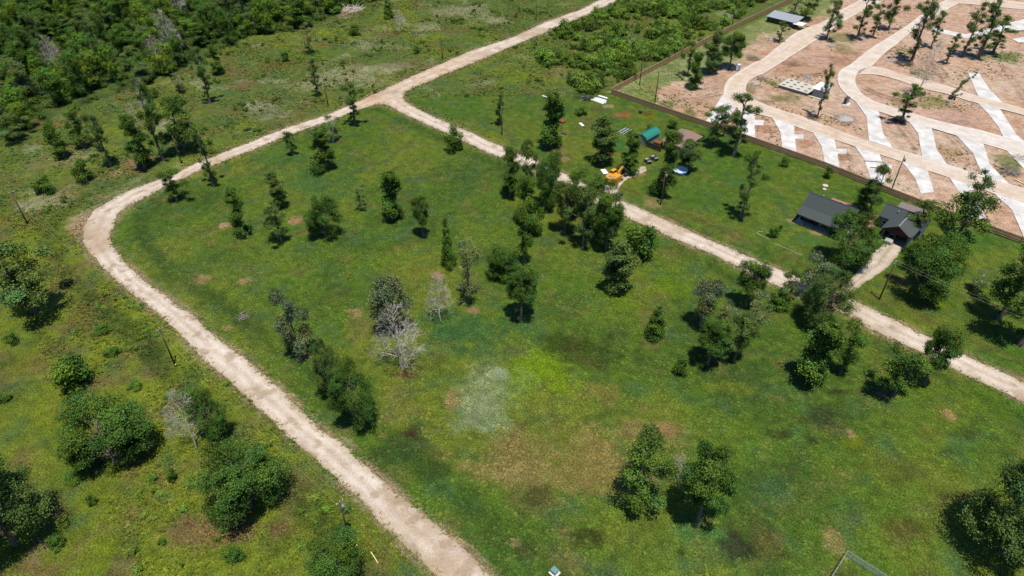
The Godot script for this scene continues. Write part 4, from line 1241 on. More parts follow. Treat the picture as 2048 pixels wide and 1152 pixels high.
func plant_trees():
	tree("open", -87.2, -154.8, 10.0, 7.3, "open tree on the mown block just inside the road, left of the thin one", "", "")
	tree("slim", -80.1, -162.2, 17.6, 5.5, "very tall thin tree standing over the gravel road on its inner edge", "", "")
	tree("open", -63.1, -180.0, 8.0, 3.8, "small slim tree just inside the far gravel road", "small trees inside the far road", "")
	tree("column", -52.1, -171.1, 12.7, 7.8, "dense tall tree with a two tier crown near the far gravel road", "", "")
	tree("sparse", -53.4, -188.5, 8.9, 5.0, "thin greyish tree close behind the dense two tier tree", "", "")
	tree("slim", -48.8, -199.7, 13.6, 7.1, "tall ragged tree crossing the gravel road just left of the fork", "", "")
	tree("bush", -16.9, -182.3, 8.4, 5.5, "round bushy tree beside the gravel road below the fork", "", "tree")
	tree("column", -65.5, -139.0, 13.0, 5.2, "narrow tree with a dark lower crown beside a bare earth spot", "", "")
	tree("column", -59.5, -151.2, 10.9, 5.6, "upper tree of a close pair in the upper left of the mown block", "", "")
	tree("open", -55.0, -135.8, 10.6, 6.7, "lower tree of a close pair in the upper left of the mown block", "", "")
	tree("round", -45.1, -138.5, 11.6, 9.0, "broad full tree right of the close pair and a reddish bare spot", "", "")
	tree("sparse", -38.6, -150.5, 6.9, 3.5, "tiny thin sapling alone in the upper middle of the mown block", "", "")
	tree("column", -29.7, -146.3, 14.1, 6.7, "dense dark tree alone in the upper middle of the mown block", "", "")
	tree("high", -21.5, -138.3, 12.1, 4.5, "tidy upright oval tree right of the dense dark one", "", "")
	tree("cone", -14.5, -126.4, 13.5, 4.2, "slim pointed green tree next to a pale thin tree", "", "")
	tree("sparse", -9.2, -113.8, 16.1, 6.5, "pale thin tree with a white trunk and few leaves", "", "")
	tree("dead", -14.8, -107.8, 11.8, 5.1, "small bare white tree in the middle of the mown block", "bare trees on the mown block", "dead tree")
	tree("round", -1.8, -122.2, 9.2, 7.2, "dense dark tree left of the tree group, right of the pale thin tree", "", "")
	tree("high", 1.9, -108.4, 13.3, 7.4, "round crowned tree with its trunk showing in the middle of the mown block", "", "")
	tree("open", 2.7, -126.8, 15.9, 5.8, "tall loose tree with a bare lower trunk left of the tree group", "", "")
	tree("weeping", -23.8, -104.5, 13.4, 8.1, "grey green drooping tree standing behind the bare silver tree", "", "")
	tree("dead", -21.0, -93.8, 15.4, 8.5, "large bare silver tree in front of the grey green drooping tree", "", "dead tree")
	tree("weeping", -41.6, -97.4, 16.5, 6.5, "grey green leaning tree with hanging branches near the left road", "", "")
	tree("round", -33.1, -87.1, 13.2, 6.0, "rear tree of the dense pair beside the left gravel road", "", "")
	tree("round", -27.0, -79.6, 15.8, 8.0, "front tree of the dense pair beside the left gravel road, dark and full", "", "")
	tree("column", -0.5, -156.6, 14.9, 5.9, "slim tree at the left end of the group by the gravel road", "", "")
	tree("open", 3.7, -157.3, 15.6, 6.2, "loose tree standing over the gravel road at the left of the group", "", "")
	tree("round", 8.5, -151.4, 16.1, 7.6, "dark full tree in the left middle of the group by the gravel road", "", "")
	tree("column", 3.5, -143.8, 13.7, 5.4, "dark narrow tree in front of the left end of the group", "", "")
	tree("high", 12.9, -140.0, 15.5, 7.0, "trunk showing tree in front in the middle of the group", "", "")
	tree("open", 16.7, -133.3, 16.7, 7.5, "tall loose tree with a pale trunk in front of the group", "", "")
	tree("high", 22.2, -132.9, 15.5, 7.2, "rightmost full tree of the group by the gravel road", "", "")
	tree("open", 19.7, -147.6, 12.0, 7.0, "grey leaved tree at the back of the group over the gravel road", "", "")
	tree("sparse", 24.4, -139.2, 12.9, 5.5, "thin tree at the right end of the group over the gravel road", "", "")
	tree("open", 10.2, -162.5, 9.9, 5.9, "small tree at the road's far edge behind the group", "", "")
	tree("column", 23.1, -117.1, 13.7, 8.2, "dense tree with a dark base in front of a paler bush, below the group", "", "")
	tree("bush", 29.1, -128.9, 9.9, 7.4, "paler bushy tree behind the dense tree below the group", "", "tree")
	tree("cone", 28.8, -103.0, 8.0, 5.2, "small bright pointed tree alone on the open grass", "", "")
	tree("weeping", 38.7, -106.2, 11.9, 5.9, "leaning tree with a loose crown and bare pale boughs", "", "")
	tree("sparse", 42.0, -103.1, 8.0, 4.6, "low broken tree with pale bare boughs beside the leaning tree", "", "")
	tree("high", 37.8, -95.1, 11.4, 7.3, "round dark tree left of the forked one on the open grass", "", "")
	tree("high", 43.1, -96.1, 10.9, 6.2, "dark forked tree with a pale trunk right of the round one", "", "")
	tree("sparse", 48.3, -103.7, 11.2, 5.8, "thin grey tree above the dark forked tree", "", "")
	tree("high", 49.6, -112.5, 12.6, 6.3, "high crowned tree close to the near side of the gravel road", "", "")
	tree("open", 58.1, -113.5, 9.4, 5.1, "small dark ragged tree at the edge of the gravel road", "", "")
	tree("bush", 56.4, -112.0, 3.9, 4.9, "low dark bush under the small ragged tree at the road edge", "", "shrub")
	tree("weeping", 65.1, -115.9, 11.0, 8.3, "pale willowy tree leaning over the gravel road opposite the drive", "", "")
	tree("round", 62.9, -106.3, 13.8, 10.3, "large dark tree beside the gravel road opposite the drive", "", "")
	tree("column", 55.9, -90.6, 15.3, 7.6, "big greyish green full tree below the large dark one", "", "")
	tree("open", 62.3, -92.4, 13.6, 6.2, "lighter green loose tree right of the big greyish one", "", "")
	tree("open", 70.0, -86.8, 12.2, 8.3, "wide loose tree with a pale leaning bough near the gravel road", "", "")
	tree("high", 76.8, -89.6, 14.5, 6.3, "dark upright tree right of the wide loose one, near the gravel road", "", "")
	tree("round", 75.9, -127.2, 14.2, 12.4, "big round tree in front of the black roofed house", "", "")
	tree("open", 90.1, -148.1, 14.5, 6.5, "bright leaved tree by the wooden fence behind the black roofed house", "", "")
	tree("open", 89.2, -150.5, 6.8, 6.7, "grey green tree over the red brick patio", "", "")
	tree("round", 87.9, -115.9, 15.3, 12.3, "great dark tree in front of the garage house, beside the pole", "", "")
	tree("open", 95.1, -125.1, 21.3, 12.3, "very tall open tree rising over the garage roof", "", "")
	tree("open", 97.8, -139.2, 10.2, 6.3, "tree rising at the right end of the garage roof", "", "")
	tree("slim", 108.1, -138.7, 17.7, 7.4, "tall slim tree standing before the wooden fence, right of the garage house", "", "")
	tree("open", 100.9, -108.0, 20.8, 10.8, "wide loose tree at the right edge of the lawn, shading the grass", "", "")
	tree("open", 101.1, -100.4, 27.8, 11.3, "tall loose tree cut off by the right edge of the picture", "", "")
	tree("sparse", 101.3, -117.5, 4.9, 4.6, "low thin tree on the lawn in the shade of wide trees", "", "")
	tree("slim", 57.4, -146.0, 18.5, 6.4, "slender tree alone on the lawn between the two homesteads", "", "")
	tree("column", 39.5, -156.7, 19.4, 6.7, "tall dark tree in front of the brown roofed house", "", "")
	tree("high", 49.1, -170.7, 8.9, 6.7, "smaller dark tree beside the round pool", "", "")
	tree("column", 32.2, -169.3, 12.5, 6.3, "grey green tree between the digger and the green roofed shed", "", "")
	tree("column", 25.4, -174.1, 15.0, 9.0, "tall dark tree behind the digger", "", "")
	tree("column", 11.6, -184.8, 17.6, 8.1, "very tall dark tree standing alone beyond the gravel road", "", "")
	tree("slim", 64.1, -180.0, 19.0, 9.7, "tall open tree by the fence corner of the new concrete", "", "")
	tree("open", 59.2, -185.6, 12.2, 9.5, "grey green tree beside the brown roof and the wooden fence", "", "")
	tree("slim", -3.7, -200.0, 10.1, 4.9, "small upright tree behind the pole beyond the fork", "", "")
	tree("bush", 22.0, -207.1, 2.8, 4.0, "small bush left of the stack of pale beams", "", "shrub")
	tree("bush", 49.6, -197.7, 2.8, 3.6, "round bush between the brown roof and the wooden fence", "", "shrub")
	tree("column", 41.8, -192.6, 3.2, 3.8, "dark narrow tree between the green shed and the brown roof", "", "")
	tree("column", 62.5, -228.3, 12.7, 5.7, "dark narrow tree at the edge of the bare earth, in front of its fellows", "", "")
	tree("open", 62.4, -239.1, 12.9, 5.5, "thin greyish tree behind the dark narrow one by the long fence", "", "")
	tree("column", 71.0, -242.0, 15.6, 8.2, "left tree of a leafy pair by the long wooden fence", "", "")
	tree("high", 78.8, -245.7, 14.1, 8.7, "right tree of a leafy pair by the long wooden fence", "", "")
	tree("open", 124.5, -300.8, 12.0, 8.9, "tree behind the tin roofed barn", "trees behind the tin roofed barn", "")
	tree("sparse", 122.0, -307.5, 10.1, 8.1, "thin tree over the ridge of the tin roofed barn", "", "")
	tree("open", 124.7, -276.2, 15.8, 8.2, "leafy tree beside the upper dirt road, right of the tin roofed barn", "", "")
	tree("slim", 137.5, -277.3, 18.4, 8.2, "dark tall tree leaving the top of the picture between the dirt roads", "", "")
	tree("slim", 144.4, -279.1, 13.2, 7.1, "thin leaning tree right of the dark tall one between the dirt roads", "", "")
	tree("open", 154.4, -288.0, 15.5, 8.5, "tree at the top of the picture in the gap between the dirt roads", "", "")
	tree("slim", 147.9, -252.6, 25.8, 10.6, "very tall narrow tree on the bare earth right of the second dirt road", "", "")
	tree("dead", 136.8, -222.6, 18.9, 8.0, "bare branched grey tree rising over the middle dirt road", "", "dead tree")
	tree("slim", 121.9, -201.8, 13.0, 8.1, "slim tree with a bushy middle beside the concrete loop road", "", "")
	tree("slim", 159.9, -250.6, 11.2, 5.4, "short slim tree left of the tall row on the bare earth", "", "")
	tree("slim", 169.4, -257.6, 18.0, 8.2, "left tall tree of the row at the top right of the building site", "", "")
	tree("slim", 174.3, -255.6, 22.0, 10.0, "right tall tree of the row at the top right of the building site", "", "")
	tree("slim", 182.6, -260.8, 12.4, 10.7, "spreading thin tree at the right of the tall row", "", "")
	tree("slim", 96.6, -204.7, 17.3, 4.6, "crooked thin tree in front of the little pump house", "", "")
	tree("slim", 105.4, -273.9, 8.0, 5.0, "small dark tree in front of the tin roofed barn", "", "")
	tree("slim", 162.2, -267.2, 14.1, 6.8, "thin bent tree with arching boughs over the pale concrete path", "", "")
	tree("bush", 76.6, -173.7, 3.0, 3.0, "small round bush on the lawn by the wooden fence, left one", "", "shrub")
	tree("bush", 86.3, -166.8, 3.9, 2.3, "small bush on the lawn by the wooden fence, right one", "", "shrub")
	tree("bush", 63.1, -138.5, 2.7, 2.5, "pale little bush on the lawn left of the black roofed house", "", "shrub")
	tree("bush", 65.7, -141.2, 1.8, 1.2, "tiny plant beside the pale little bush on the lawn", "", "shrub")
	tree("bush", 94.9, -159.5, 2.5, 2.8, "leafy bush at the fence behind the brick patio", "", "shrub")
	tree("open", 19.9, -63.8, 15.0, 9.2, "ragged dark tree with pale bare boughs low on the mown block", "", "")
	tree("high", 28.8, -61.0, 17.0, 8.6, "full round crowned tree right of the ragged one, low on the mown block", "", "")
	tree("dead", 26.5, -68.1, 7.1, 2.9, "bare white bough tree between the ragged tree and the round one", "", "dead tree")
	tree("round", 72.9, -55.7, 17.9, 14.7, "big light green tree in the bottom right corner", "", "")
	tree("high", 77.0, -54.5, 21.5, 8.6, "big tree cut off by the right edge in the bottom corner", "", "")
	tree("round", -41.2, -63.4, 14.3, 13.6, "great spreading tree at the lower left beside the power line", "", "")
	tree("round", -66.2, -72.2, 13.0, 13.4, "wide low tree on the rough meadow at the lower left", "", "")
	tree("round", -74.7, -57.2, 19.8, 14.0, "huge dark tree cut off by the left edge at the bottom", "", "")
	tree("round", -51.1, -77.0, 11.2, 6.4, "green tree beside the white dead branches near the power line", "", "")
	tree("dead", -53.8, -75.0, 13.6, 5.5, "dead white branches against the green tree near the power line", "", "dead tree")
	tree("bush", -81.0, -88.9, 7.1, 7.1, "dark round bush tree alone on the rough meadow", "", "tree")
	tree("open", -100.6, -110.5, 17.3, 13.8, "spreading greyish tree on the left meadow with a long shadow", "", "")
	tree("round", -24.9, -50.8, 10.6, 8.7, "dark crown rising from the bottom edge beside the leaning pole", "", "")
	tree("column", -129.0, -178.4, 10.8, 5.7, "slim tree at the left of the row above the road bend", "", "")
	tree("open", -125.4, -184.4, 13.4, 7.9, "loose tree second in the row above the road bend", "", "")
	tree("slim", -112.9, -173.5, 15.4, 6.7, "narrow tree above a dark shadow and a bare spot", "", "")
	tree("bush", -115.9, -165.1, 7.1, 5.4, "short bushy tree below the row above the road bend", "", "tree")
	tree("bush", -123.6, -158.9, 5.2, 5.3, "squat bushy tree at the far left above the road bend", "", "tree")
	tree("column", -102.7, -171.9, 16.4, 7.5, "tall dense tree left of the pole by the far road", "", "")
	tree("slim", -99.6, -177.0, 23.1, 7.2, "very tall tree with thin top behind the pole by the far road", "", "")
	tree("open", -95.7, -181.9, 17.3, 11.9, "broad dark tree right of the pole by the far road", "", "")
	tree("slim", -99.5, -216.1, 18.6, 6.8, "tall tree with a bushy foot at the woods' edge", "", "")
	tree("column", -104.7, -240.7, 10.7, 5.2, "slim tree close to the corner of the woods", "", "")
	tree("slim", -65.2, -221.7, 12.8, 5.2, "thin tree left of the pole on the far meadow", "", "")
	tree("sparse", -76.9, -261.3, 11.6, 5.6, "thin topped small tree at the edge of the woods on the far meadow", "", "")
	tree("bush", -84.0, -253.3, 3.8, 3.1, "small dark bush on the far meadow below the woods", "", "shrub")
	tree("bush", -63.5, -282.7, 4.4, 5.5, "round dark bush on the far meadow", "", "shrub")
	tree("cone", -52.8, -304.2, 8.7, 6.3, "dense dark conifer like tree at the top of the far meadow", "", "")
	tree("bush", -36.2, -261.4, 3.1, 2.8, "small bush above the end of the brush row on the far meadow", "", "shrub")
	tree("open", -149.2, -190.1, 8.0, 9.4, "loose tree at the left edge in front of the woods", "", "")
	tree("dead", -114.6, -204.7, 12.6, 4.3, "bare slanting dead tree between the woods and the road", "", "dead tree")
	tree("dead", -114.7, -195.5, 8.9, 3.5, "shorter bare dead tree between the woods and the road", "", "dead tree")
	tree("sparse", -112.5, -226.7, 5.8, 6.1, "pale thin tree on the grass at the edge of the woods", "", "")
	tree("dead", -45.5, -284.4, 8.6, 5.5, "fallen pale dead tree on the far meadow", "", "dead tree")
	tree("bush", -78.4, -97.8, 1.7, 3.3, "sprawling low bush on the rough meadow left of the leaning pole", "", "shrub")
	tree("bush", -83.4, -104.6, 1.5, 3.7, "bright sprawling scrub on the rough meadow above its fellow", "", "shrub")
	tree("bush", -99.8, -101.1, 2.7, 2.7, "dark bush at the left edge of the rough meadow", "", "shrub")
	tree("bush", -92.5, -85.7, 1.6, 2.5, "small dark bush at the left edge below the round bush tree", "", "shrub")
	tree("bush", -59.1, -86.7, 2.1, 3.5, "bright scrub by the power line above the dead branches", "", "shrub")
	tree("bush", -70.2, -89.0, 1.0, 3.0, "sprawling scrub right of the dark round bush tree", "", "shrub")
	tree("bush", -55.3, -68.4, 2.7, 1.9, "small dark bush between the wide low tree and the great tree", "", "shrub")
	tree("bush", -71.4, -68.8, 1.7, 3.8, "green scrub at the foot of the wide low tree", "", "shrub")
	tree("bush", -66.4, -64.2, 1.9, 1.8, "small bush at the left of a row of little bushes", "", "shrub")
	tree("bush", -40.9, -54.7, 2.9, 3.1, "scrub beside the bare earth at the bottom left", "", "shrub")
	tree("bush", -68.1, -56.7, 2.8, 2.7, "scrub beside the shade of the huge dark tree", "", "shrub")
	tree("bush", -52.6, -57.2, 1.0, 1.4, "little dark bush low on the rough meadow", "", "shrub")
	tree("bush", 4.9, -122.1, 2.2, 2.6, "small plant under the loose tree left of the group", "", "shrub")
	tree("bush", 32.0, -92.7, 4.3, 3.2, "dark little leafless looking bush on the open grass", "", "shrub")
	tree("open", 15.5, -145.8, 15.4, 7.7, "loose green tree deep in the group, right of the dark full one", "", "")
	tree("open", 20.3, -138.3, 15.6, 8.2, "wide loose tree in the right half of the group by the road", "", "")
	tree("bush", 5.1, -139.7, 10.4, 5.5, "low leafy tree under the front left of the group", "", "tree")
	pass

func plant_woods():
	rng.seed = 4242
	var spots := []
	var lo := Vector2(1e9, 1e9)
	var hi := -lo
	for p in wood_area:
		lo = lo.min(p)
		hi = hi.max(p)
	lo = lo.max(Vector2(-260, -420))
	var tries := 0
	while spots.size() < 285 and tries < 9000:
		tries += 1
		var p := Vector2(rng.randf_range(lo.x, hi.x), rng.randf_range(lo.y, hi.y))
		if not inside(wood_area, p) or p.x < p.y * 0.80 - 14.0: continue
		if p.y < -372.0: continue
		var near := false
		for q in spots:
			if q.distance_to(p) < 6.3:
				near = true
				break
		if near: continue
		spots.append(p)
	for p in spots:
		var h := rng.randf_range(6.5, 15.5) * (0.85 if p.y > -200.0 else 1.0)
		var depth := "front" if p.y > -215.0 or p.x > -62.0 and p.y > -262.0 else ("middle" if p.y > -285.0 else "far side")
		var along_it := "left end" if p.x < p.y * 0.55 - 30.0 else ("right end" if p.x > p.y * 0.38 + 10.0 else "centre")
		var where := "%s of the woods, towards their %s" % [depth, along_it]
		if rng.randf() < 0.045:
			tree("dead", p.x, p.y, h * 1.15, rng.randf_range(5.0, 7.5), "bare pale dead tree in the " + where, "dead trees in the woods")
			continue
		var kind := "column" if rng.randf() < 0.22 else "woods"
		var look: String = "narrow dark" if kind == "column" else ["deep green", "bright green", "mid green", "yellow green", "grey green"][used[kind] % 5]
		tree(kind, p.x, p.y, h, rng.randf_range(5.5, 9.5), look + " leafy tree in the " + where, "trees of the woods")

# ---------------------------------------------------------------- low growth

func tuft_mesh(count: int, size: float, up: float, base: Color, s: int) -> ArrayMesh:
	rng.seed = s
	var lv := Leaves.new()
	for k in count:
		var d := rvec()
		d.y = absf(d.y) * up + 0.15
		d = d.normalized()
		var nrm := (Vector3.UP + rvec() * 0.6).normalized()
		nrm = (nrm - d * nrm.dot(d)).normalized()
		var b := rng.randf_range(0.7, 1.3)
		lv.leaf(Vector3(d.x, 0, d.z) * size * 0.25 * rng.randf(), d, nrm, size * rng.randf_range(0.6, 1.2), size * 0.4, Color(base.r * b, base.g * b, base.b * b))
	return lv.mesh()

func bush_mesh(count: int, base: Color, s: int) -> ArrayMesh:
	rng.seed = s
	var lobes := []
	for k in 6:
		lobes.append([Vector3(rng.randf_range(-0.55, 0.55), rng.randf_range(0.25, 0.8), rng.randf_range(-0.55, 0.55)), rng.randf_range(0.3, 0.52)])
	return crown(lobes, count, 0.15, base, 0.15, 0.0, 0.55)

func free_of_roads(p: Vector2) -> bool:
	for r in no_grass:
		if Geometry2D.is_point_in_polygon(p, r): return false
	return true

func scatter(called: String, mesh: Mesh, places: Array, label: String, category: String):
	var mm := MultiMesh.new()
	mm.transform_format = MultiMesh.TRANSFORM_3D
	mm.use_colors = true
	mm.mesh = mesh
	mm.instance_count = places.size()
	for i in places.size():
		var q: Array = places[i]
		var b := Basis(Vector3.UP, q[3]).scaled(Vector3(q[1], q[2], q[1]))
		mm.set_instance_transform(i, Transform3D(b, q[0]))
		mm.set_instance_color(i, q[4])
	var o := MultiMeshInstance3D.new()
	o.multimesh = mm
	o.material_override = mats["weed"]
	o.name = numbered(called)
	add_child(o)
	tag(o, label, category, "", "stuff")

# growth takes the colour of the sward it stands in
func sward(p: Vector2, spread: float) -> Color:
	var nx := ground_x.size()
	var c := ground_c[clampi(ground_z.bsearch(p.y), 0, ground_z.size() - 1) * nx + clampi(ground_x.bsearch(p.x), 0, nx - 1)]
	var k := tint(spread)
	return Color(c.r * k.r * 0.60, c.g * k.g * 0.58, c.b * k.b * 0.60)

func tint(spread: float) -> Color:
	var b := rng.randf_range(1.0 - spread, 1.0 + spread)
	return Color(b * rng.randf_range(0.85, 1.2), b, b * rng.randf_range(0.8, 1.15))

func scatter_growth():
	var tuft := tuft_mesh(9, 0.5, 1.0, Color(1, 1, 1), 51)
	var herb := tuft_mesh(14, 0.5, 0.7, Color(1, 1, 1), 52)
	var bush := bush_mesh(560, Color(0.10, 0.165, 0.024), 53)
	var dark_bush := bush_mesh(560, Color(0.058, 0.105, 0.02), 54)
	rng.seed = 99
	# rough meadow left of the road
	var a := []
	var b := []
	var t := 0
	while a.size() < 26000 and t < 120000:
		t += 1
		var p := Vector2(rng.randf_range(-170, 5), rng.randf_range(-200, -38))
		if not inside(left_area, p): continue
		if p.x < p.y * 0.82 - 12.0: continue
		var d := n_mid.get_noise_2d(p.x * 0.8, p.y * 0.8 + 77)
		if d < rng.randf_range(-0.35, 0.3): continue
		if not free_of_roads(p): continue
		if inside(wood_area, p): continue
		var near_road := absf(n_big.get_noise_2d(p.x, p.y)) * 2.0
		a.append([Vector3(p.x, relief(p.x, p.y), p.y), rng.randf_range(0.5, 1.3), rng.randf_range(0.4, 1.1), rng.randf() * TAU, sward(p, 0.35)])
		if d > 0.16 and rng.randf() < 0.035:
			b.append([Vector3(p.x, -0.1, p.y), rng.randf_range(0.5, 1.5), rng.randf_range(0.4, 1.1), rng.randf() * TAU, tint(0.25)])
	scatter("meadow_weeds", tuft, a, "knee high yellow green weeds over the rough meadow left of the road", "weeds")
	scatter("meadow_brush", bush, b, "low scattered brush clumps over the rough meadow left of the road", "brush")
	# short tufts over the mown block
	a = []
	t = 0
	while a.size() < 22000 and t < 160000:
		t += 1
		var p := Vector2(rng.randf_range(-90, 110), rng.randf_range(-240, -42))
		if not inside(lot_area, p): continue
		if n_mid.get_noise_2d(p.x + 300, p.y) < rng.randf_range(-0.4, 0.35): continue
		if not free_of_roads(p): continue
		a.append([Vector3(p.x, relief(p.x, p.y), p.y), rng.randf_range(0.35, 0.8), rng.randf_range(0.15, 0.4), rng.randf() * TAU, sward(p, 0.22)])
	scatter("grass_tufts", herb, a, "short green grass tufts over the mown block inside the road loop", "grass")
	# verge grass hanging over the edges of the gravel
	a = []
	for line in [road_la, road_ra, road_lc, road_rc]:
		for e in smooth(line):
			if e.y > -38.0 or e.y < -370.0: continue
			for k in 2:
				var p: Vector2 = e + Vector2(rng.randfn(0.0, 0.55), rng.randfn(0.0, 0.55))
				if n_mid.get_noise_2d(p.x * 2.0, p.y * 2.0) < rng.randf_range(-0.5, 0.15): continue
				a.append([Vector3(p.x, 0.0, p.y), rng.randf_range(0.5, 1.1), rng.randf_range(0.3, 0.7), rng.randf() * TAU, sward(p, 0.3)])
	scatter("verge_grass", tuft, a, "straggling grass along the ragged edges of the gravel roads", "grass")
	# meadow beyond the far road
	a = []
	b = []
	t = 0
	while a.size() < 22000 and t < 160000:
		t += 1
		var p := Vector2(rng.randf_range(-220, 60), rng.randf_range(-370, -150))
		if inside(lot_area, p) or inside(lawn_area, p) or inside(wood_area, p) or inside(left_area, p) or inside(dirt_area, p): continue
		if p.x < p.y * 0.82 - 12.0: continue
		var f := site_frame(p)
		if f.x > -2.0 and f.y < 0.0 and rng.randf() < 0.6: continue
		var d := n_mid.get_noise_2d(p.x * 0.6, p.y * 0.6 + 77)
		if d < rng.randf_range(-0.4, 0.3): continue
		if not free_of_roads(p): continue
		a.append([Vector3(p.x, relief(p.x, p.y), p.y), rng.randf_range(0.7, 1.6), rng.randf_range(0.4, 1.2), rng.randf() * TAU, sward(p, 0.35)])
		if d > 0.22 and rng.randf() < 0.05:
			b.append([Vector3(p.x, -0.1, p.y), rng.randf_range(0.6, 1.5), rng.randf_range(0.5, 1.3), rng.randf() * TAU, tint(0.25)])
	scatter("meadow_weeds", tuft, a, "tall pale weeds over the meadow beyond the far gravel road", "weeds")
	scatter("meadow_brush", dark_bush, b, "dark low brush dotted over the meadow beyond the far gravel road", "brush")
	# the thicket between the far road and the paling fence
	a = []
	b = []
	t = 0
	while a.size() < 800 and t < 40000:
		t += 1
		var p := Vector2(rng.randf_range(0, 150), rng.randf_range(-380, -180))
		if not inside(thicket_area, p): continue
		var d := n_big.get_noise_2d(p.x * 2.4 + 13, p.y * 2.4)
		if d < rng.randf_range(-0.3, 0.25): continue
		var s := rng.randf_range(1.1, 3.1) * (1.0 + d * 0.8)
		var q := [Vector3(p.x, -0.15, p.y), s, s * rng.randf_range(0.7, 1.2), rng.randf() * TAU, tint(0.4)]
		if rng.randf() < 0.66: a.append(q)
		else: b.append(q)
	scatter("thicket", bush, a, "bright green overgrown thicket between the far road and the wooden fence", "thicket")
	scatter("thicket", dark_bush, b, "darker bushes standing through the bright thicket by the wooden fence", "thicket")
	# woodland floor
	b = []
	t = 0
	while b.size() < 2600 and t < 60000:
		t += 1
		var p := Vector2(rng.randf_range(-265, 20), rng.randf_range(-385, -160))
		if not inside(wood_area, p) or p.x < p.y * 0.82 - 16.0: continue
		var s := rng.randf_range(0.9, 2.4)
		b.append([Vector3(p.x, -0.15, p.y), s, s * rng.randf_range(0.7, 1.3), rng.randf() * TAU, tint(0.35)])
	scatter("undergrowth", dark_bush, b, "low green undergrowth filling the floor of the dense woods", "undergrowth")
	# weeds on the bare building site
	a = []
	t = 0
	while a.size() < 2600 and t < 60000:
		t += 1
		var p := Vector2(rng.randf_range(40, 230), rng.randf_range(-360, -110))
		if not inside(dirt_area, p): continue
		if n_big.get_noise_2d(p.x * 1.7 + 7, p.y * 1.7) < rng.randf_range(0.12, 0.4): continue
		if not free_of_roads(p): continue
		a.append([Vector3(p.x, 0, p.y), rng.randf_range(0.6, 1.4), rng.randf_range(0.4, 0.9), rng.randf() * TAU, tint(0.25) * Color(0.13, 0.16, 0.045)])
	scatter("site_weeds", tuft, a, "thin green weeds coming up through the bare earth of the building site", "weeds")

# ---------------------------------------------------------------- fences

func paling_fence(pts: PackedVector2Array, label: String, rails_right: bool):
	var fence := thing("wooden_fence", Vector3(pts[0].x, 0, pts[0].y), 0, label, "fence")
	var bay := 2.6
	var total := 0.0
	for i in pts.size() - 1: total += pts[i].distance_to(pts[i + 1])
	var n := int(total / bay)
	var line := along(pts, n)
	var side := 1.0 if rails_right else -1.0
	var panels := []
	for v in 3:
		rng.seed = 60 + v
		var st := surf()
		var w := 0.135
		var k := int(bay / 0.145)
		for j in k:
			box(st, Vector3(0.07 + j * bay / k, 0.92 + rng.randf_range(-0.015, 0.015), -0.06 * side + rng.randf_range(-0.004, 0.004)), Vector3(w, 1.78, 0.02))
		panels.append(done(st))
	var post := box_mesh(Vector3(0, 0.98, 0.04 * side), Vector3(0.1, 2.0, 0.1), 0.012)
	var rail := box_mesh(Vector3(bay / 2, 0, 0.0), Vector3(bay, 0.1, 0.06))
	var cap := box_mesh(Vector3(bay / 2, 1.835, -0.05 * side), Vector3(bay, 0.035, 0.14))
	for i in n:
		var a := line[i]
		var b := line[i + 1]
		var d := (b - a).normalized()
		var turn := Basis(Vector3.UP, -d.angle())
		var len := a.distance_to(b) / bay
		var at := Vector3(a.x - pts[0].x, 0, a.y - pts[0].y)
		var p := put("post", post, mats["fence_wood"], fence)
		p.transform = Transform3D(turn, at)
		var q := put("picket_panel", panels[i % 3], mats["fence_wood"], fence)
		q.transform = Transform3D(turn * Basis.from_scale(Vector3(len, 1, 1)), at)
		q.set_meta("kind", "stuff")
		for h in [0.35, 0.95, 1.6]:
			var r := put("rail", rail, mats["fence_cap"], fence)
			r.transform = Transform3D(turn * Basis.from_scale(Vector3(len, 1, 1)), at + Vector3(0, h, 0))
		var c := put("cap_board", cap, mats["fence_cap"], fence)
		c.transform = Transform3D(turn * Basis.from_scale(Vector3(len, 1, 1)), at)

func chain_fence():
	var a := Vector2(45.95, -52.02)
	var corner := Vector2(49.39, -55.21)
	var t := deg_to_rad(SITE)
	var cx := Vector2(cos(t), -sin(t))
	var cz := Vector2(sin(t), cos(t))
	var fence := thing("wire_mesh_pen", Vector3(corner.x, 0, corner.y), 0, "grey wire mesh pen on the mown grass at the bottom edge", "pen")
	var h := 1.35
	for side in [cz, cx]:
		var d: Vector2 = side
		var l := 7.8
		var turn := Basis(Vector3.UP, -d.angle())
		for k in 4:
			if k == 0 and d == cx: continue
			var st := surf()
			var s := l * k / 3.0
			tube(st, Vector3(d.x * s, -0.1, d.y * s), Vector3(d.x * s, h + 0.06, d.y * s), 0.035, 0.035, 8)
			put("post", done(st), mats["galvanised"], fence)
		for y in [h, 0.06]:
			var st := surf()
			tube(st, Vector3(0, y, 0), Vector3(d.x * l, y, d.y * l), 0.028, 0.028, 6)
			put("rail", done(st), mats["galvanised"], fence)
		var st := surf()
		var step := 0.1
		var k := -h
		while k < l:
			var s0 := maxf(k, 0.0)
			var s1 := minf(k + h, l)
			if s1 > s0:
				tube(st, turn * Vector3(s0, s0 - k, 0.03), turn * Vector3(s1, s1 - k, 0.03), 0.0035, 0.0035, 3, false)
				tube(st, turn * Vector3(s0, h - (s0 - k), 0.035), turn * Vector3(s1, h - (s1 - k), 0.035), 0.0035, 0.0035, 3, false)
			k += step
		var m := put("wire_mesh", done(st), mats["galvanised"], fence)
		m.set_meta("kind", "stuff")

func build_fences():
	paling_fence(fence_line, "long brown wooden fence between the green lawns and the building site", true)
	paling_fence(PackedVector2Array([Vector2(33.48, -223.80), Vector2(49.64, -242.85), Vector2(68.37, -264.49), Vector2(95.08, -293.66), Vector2(120.21, -320.13), Vector2(155.52, -357.54), Vector2(197.86, -400.64)]), "brown wooden fence running away beside the thicket", true)
	chain_fence()

# ---------------------------------------------------------------- buildings

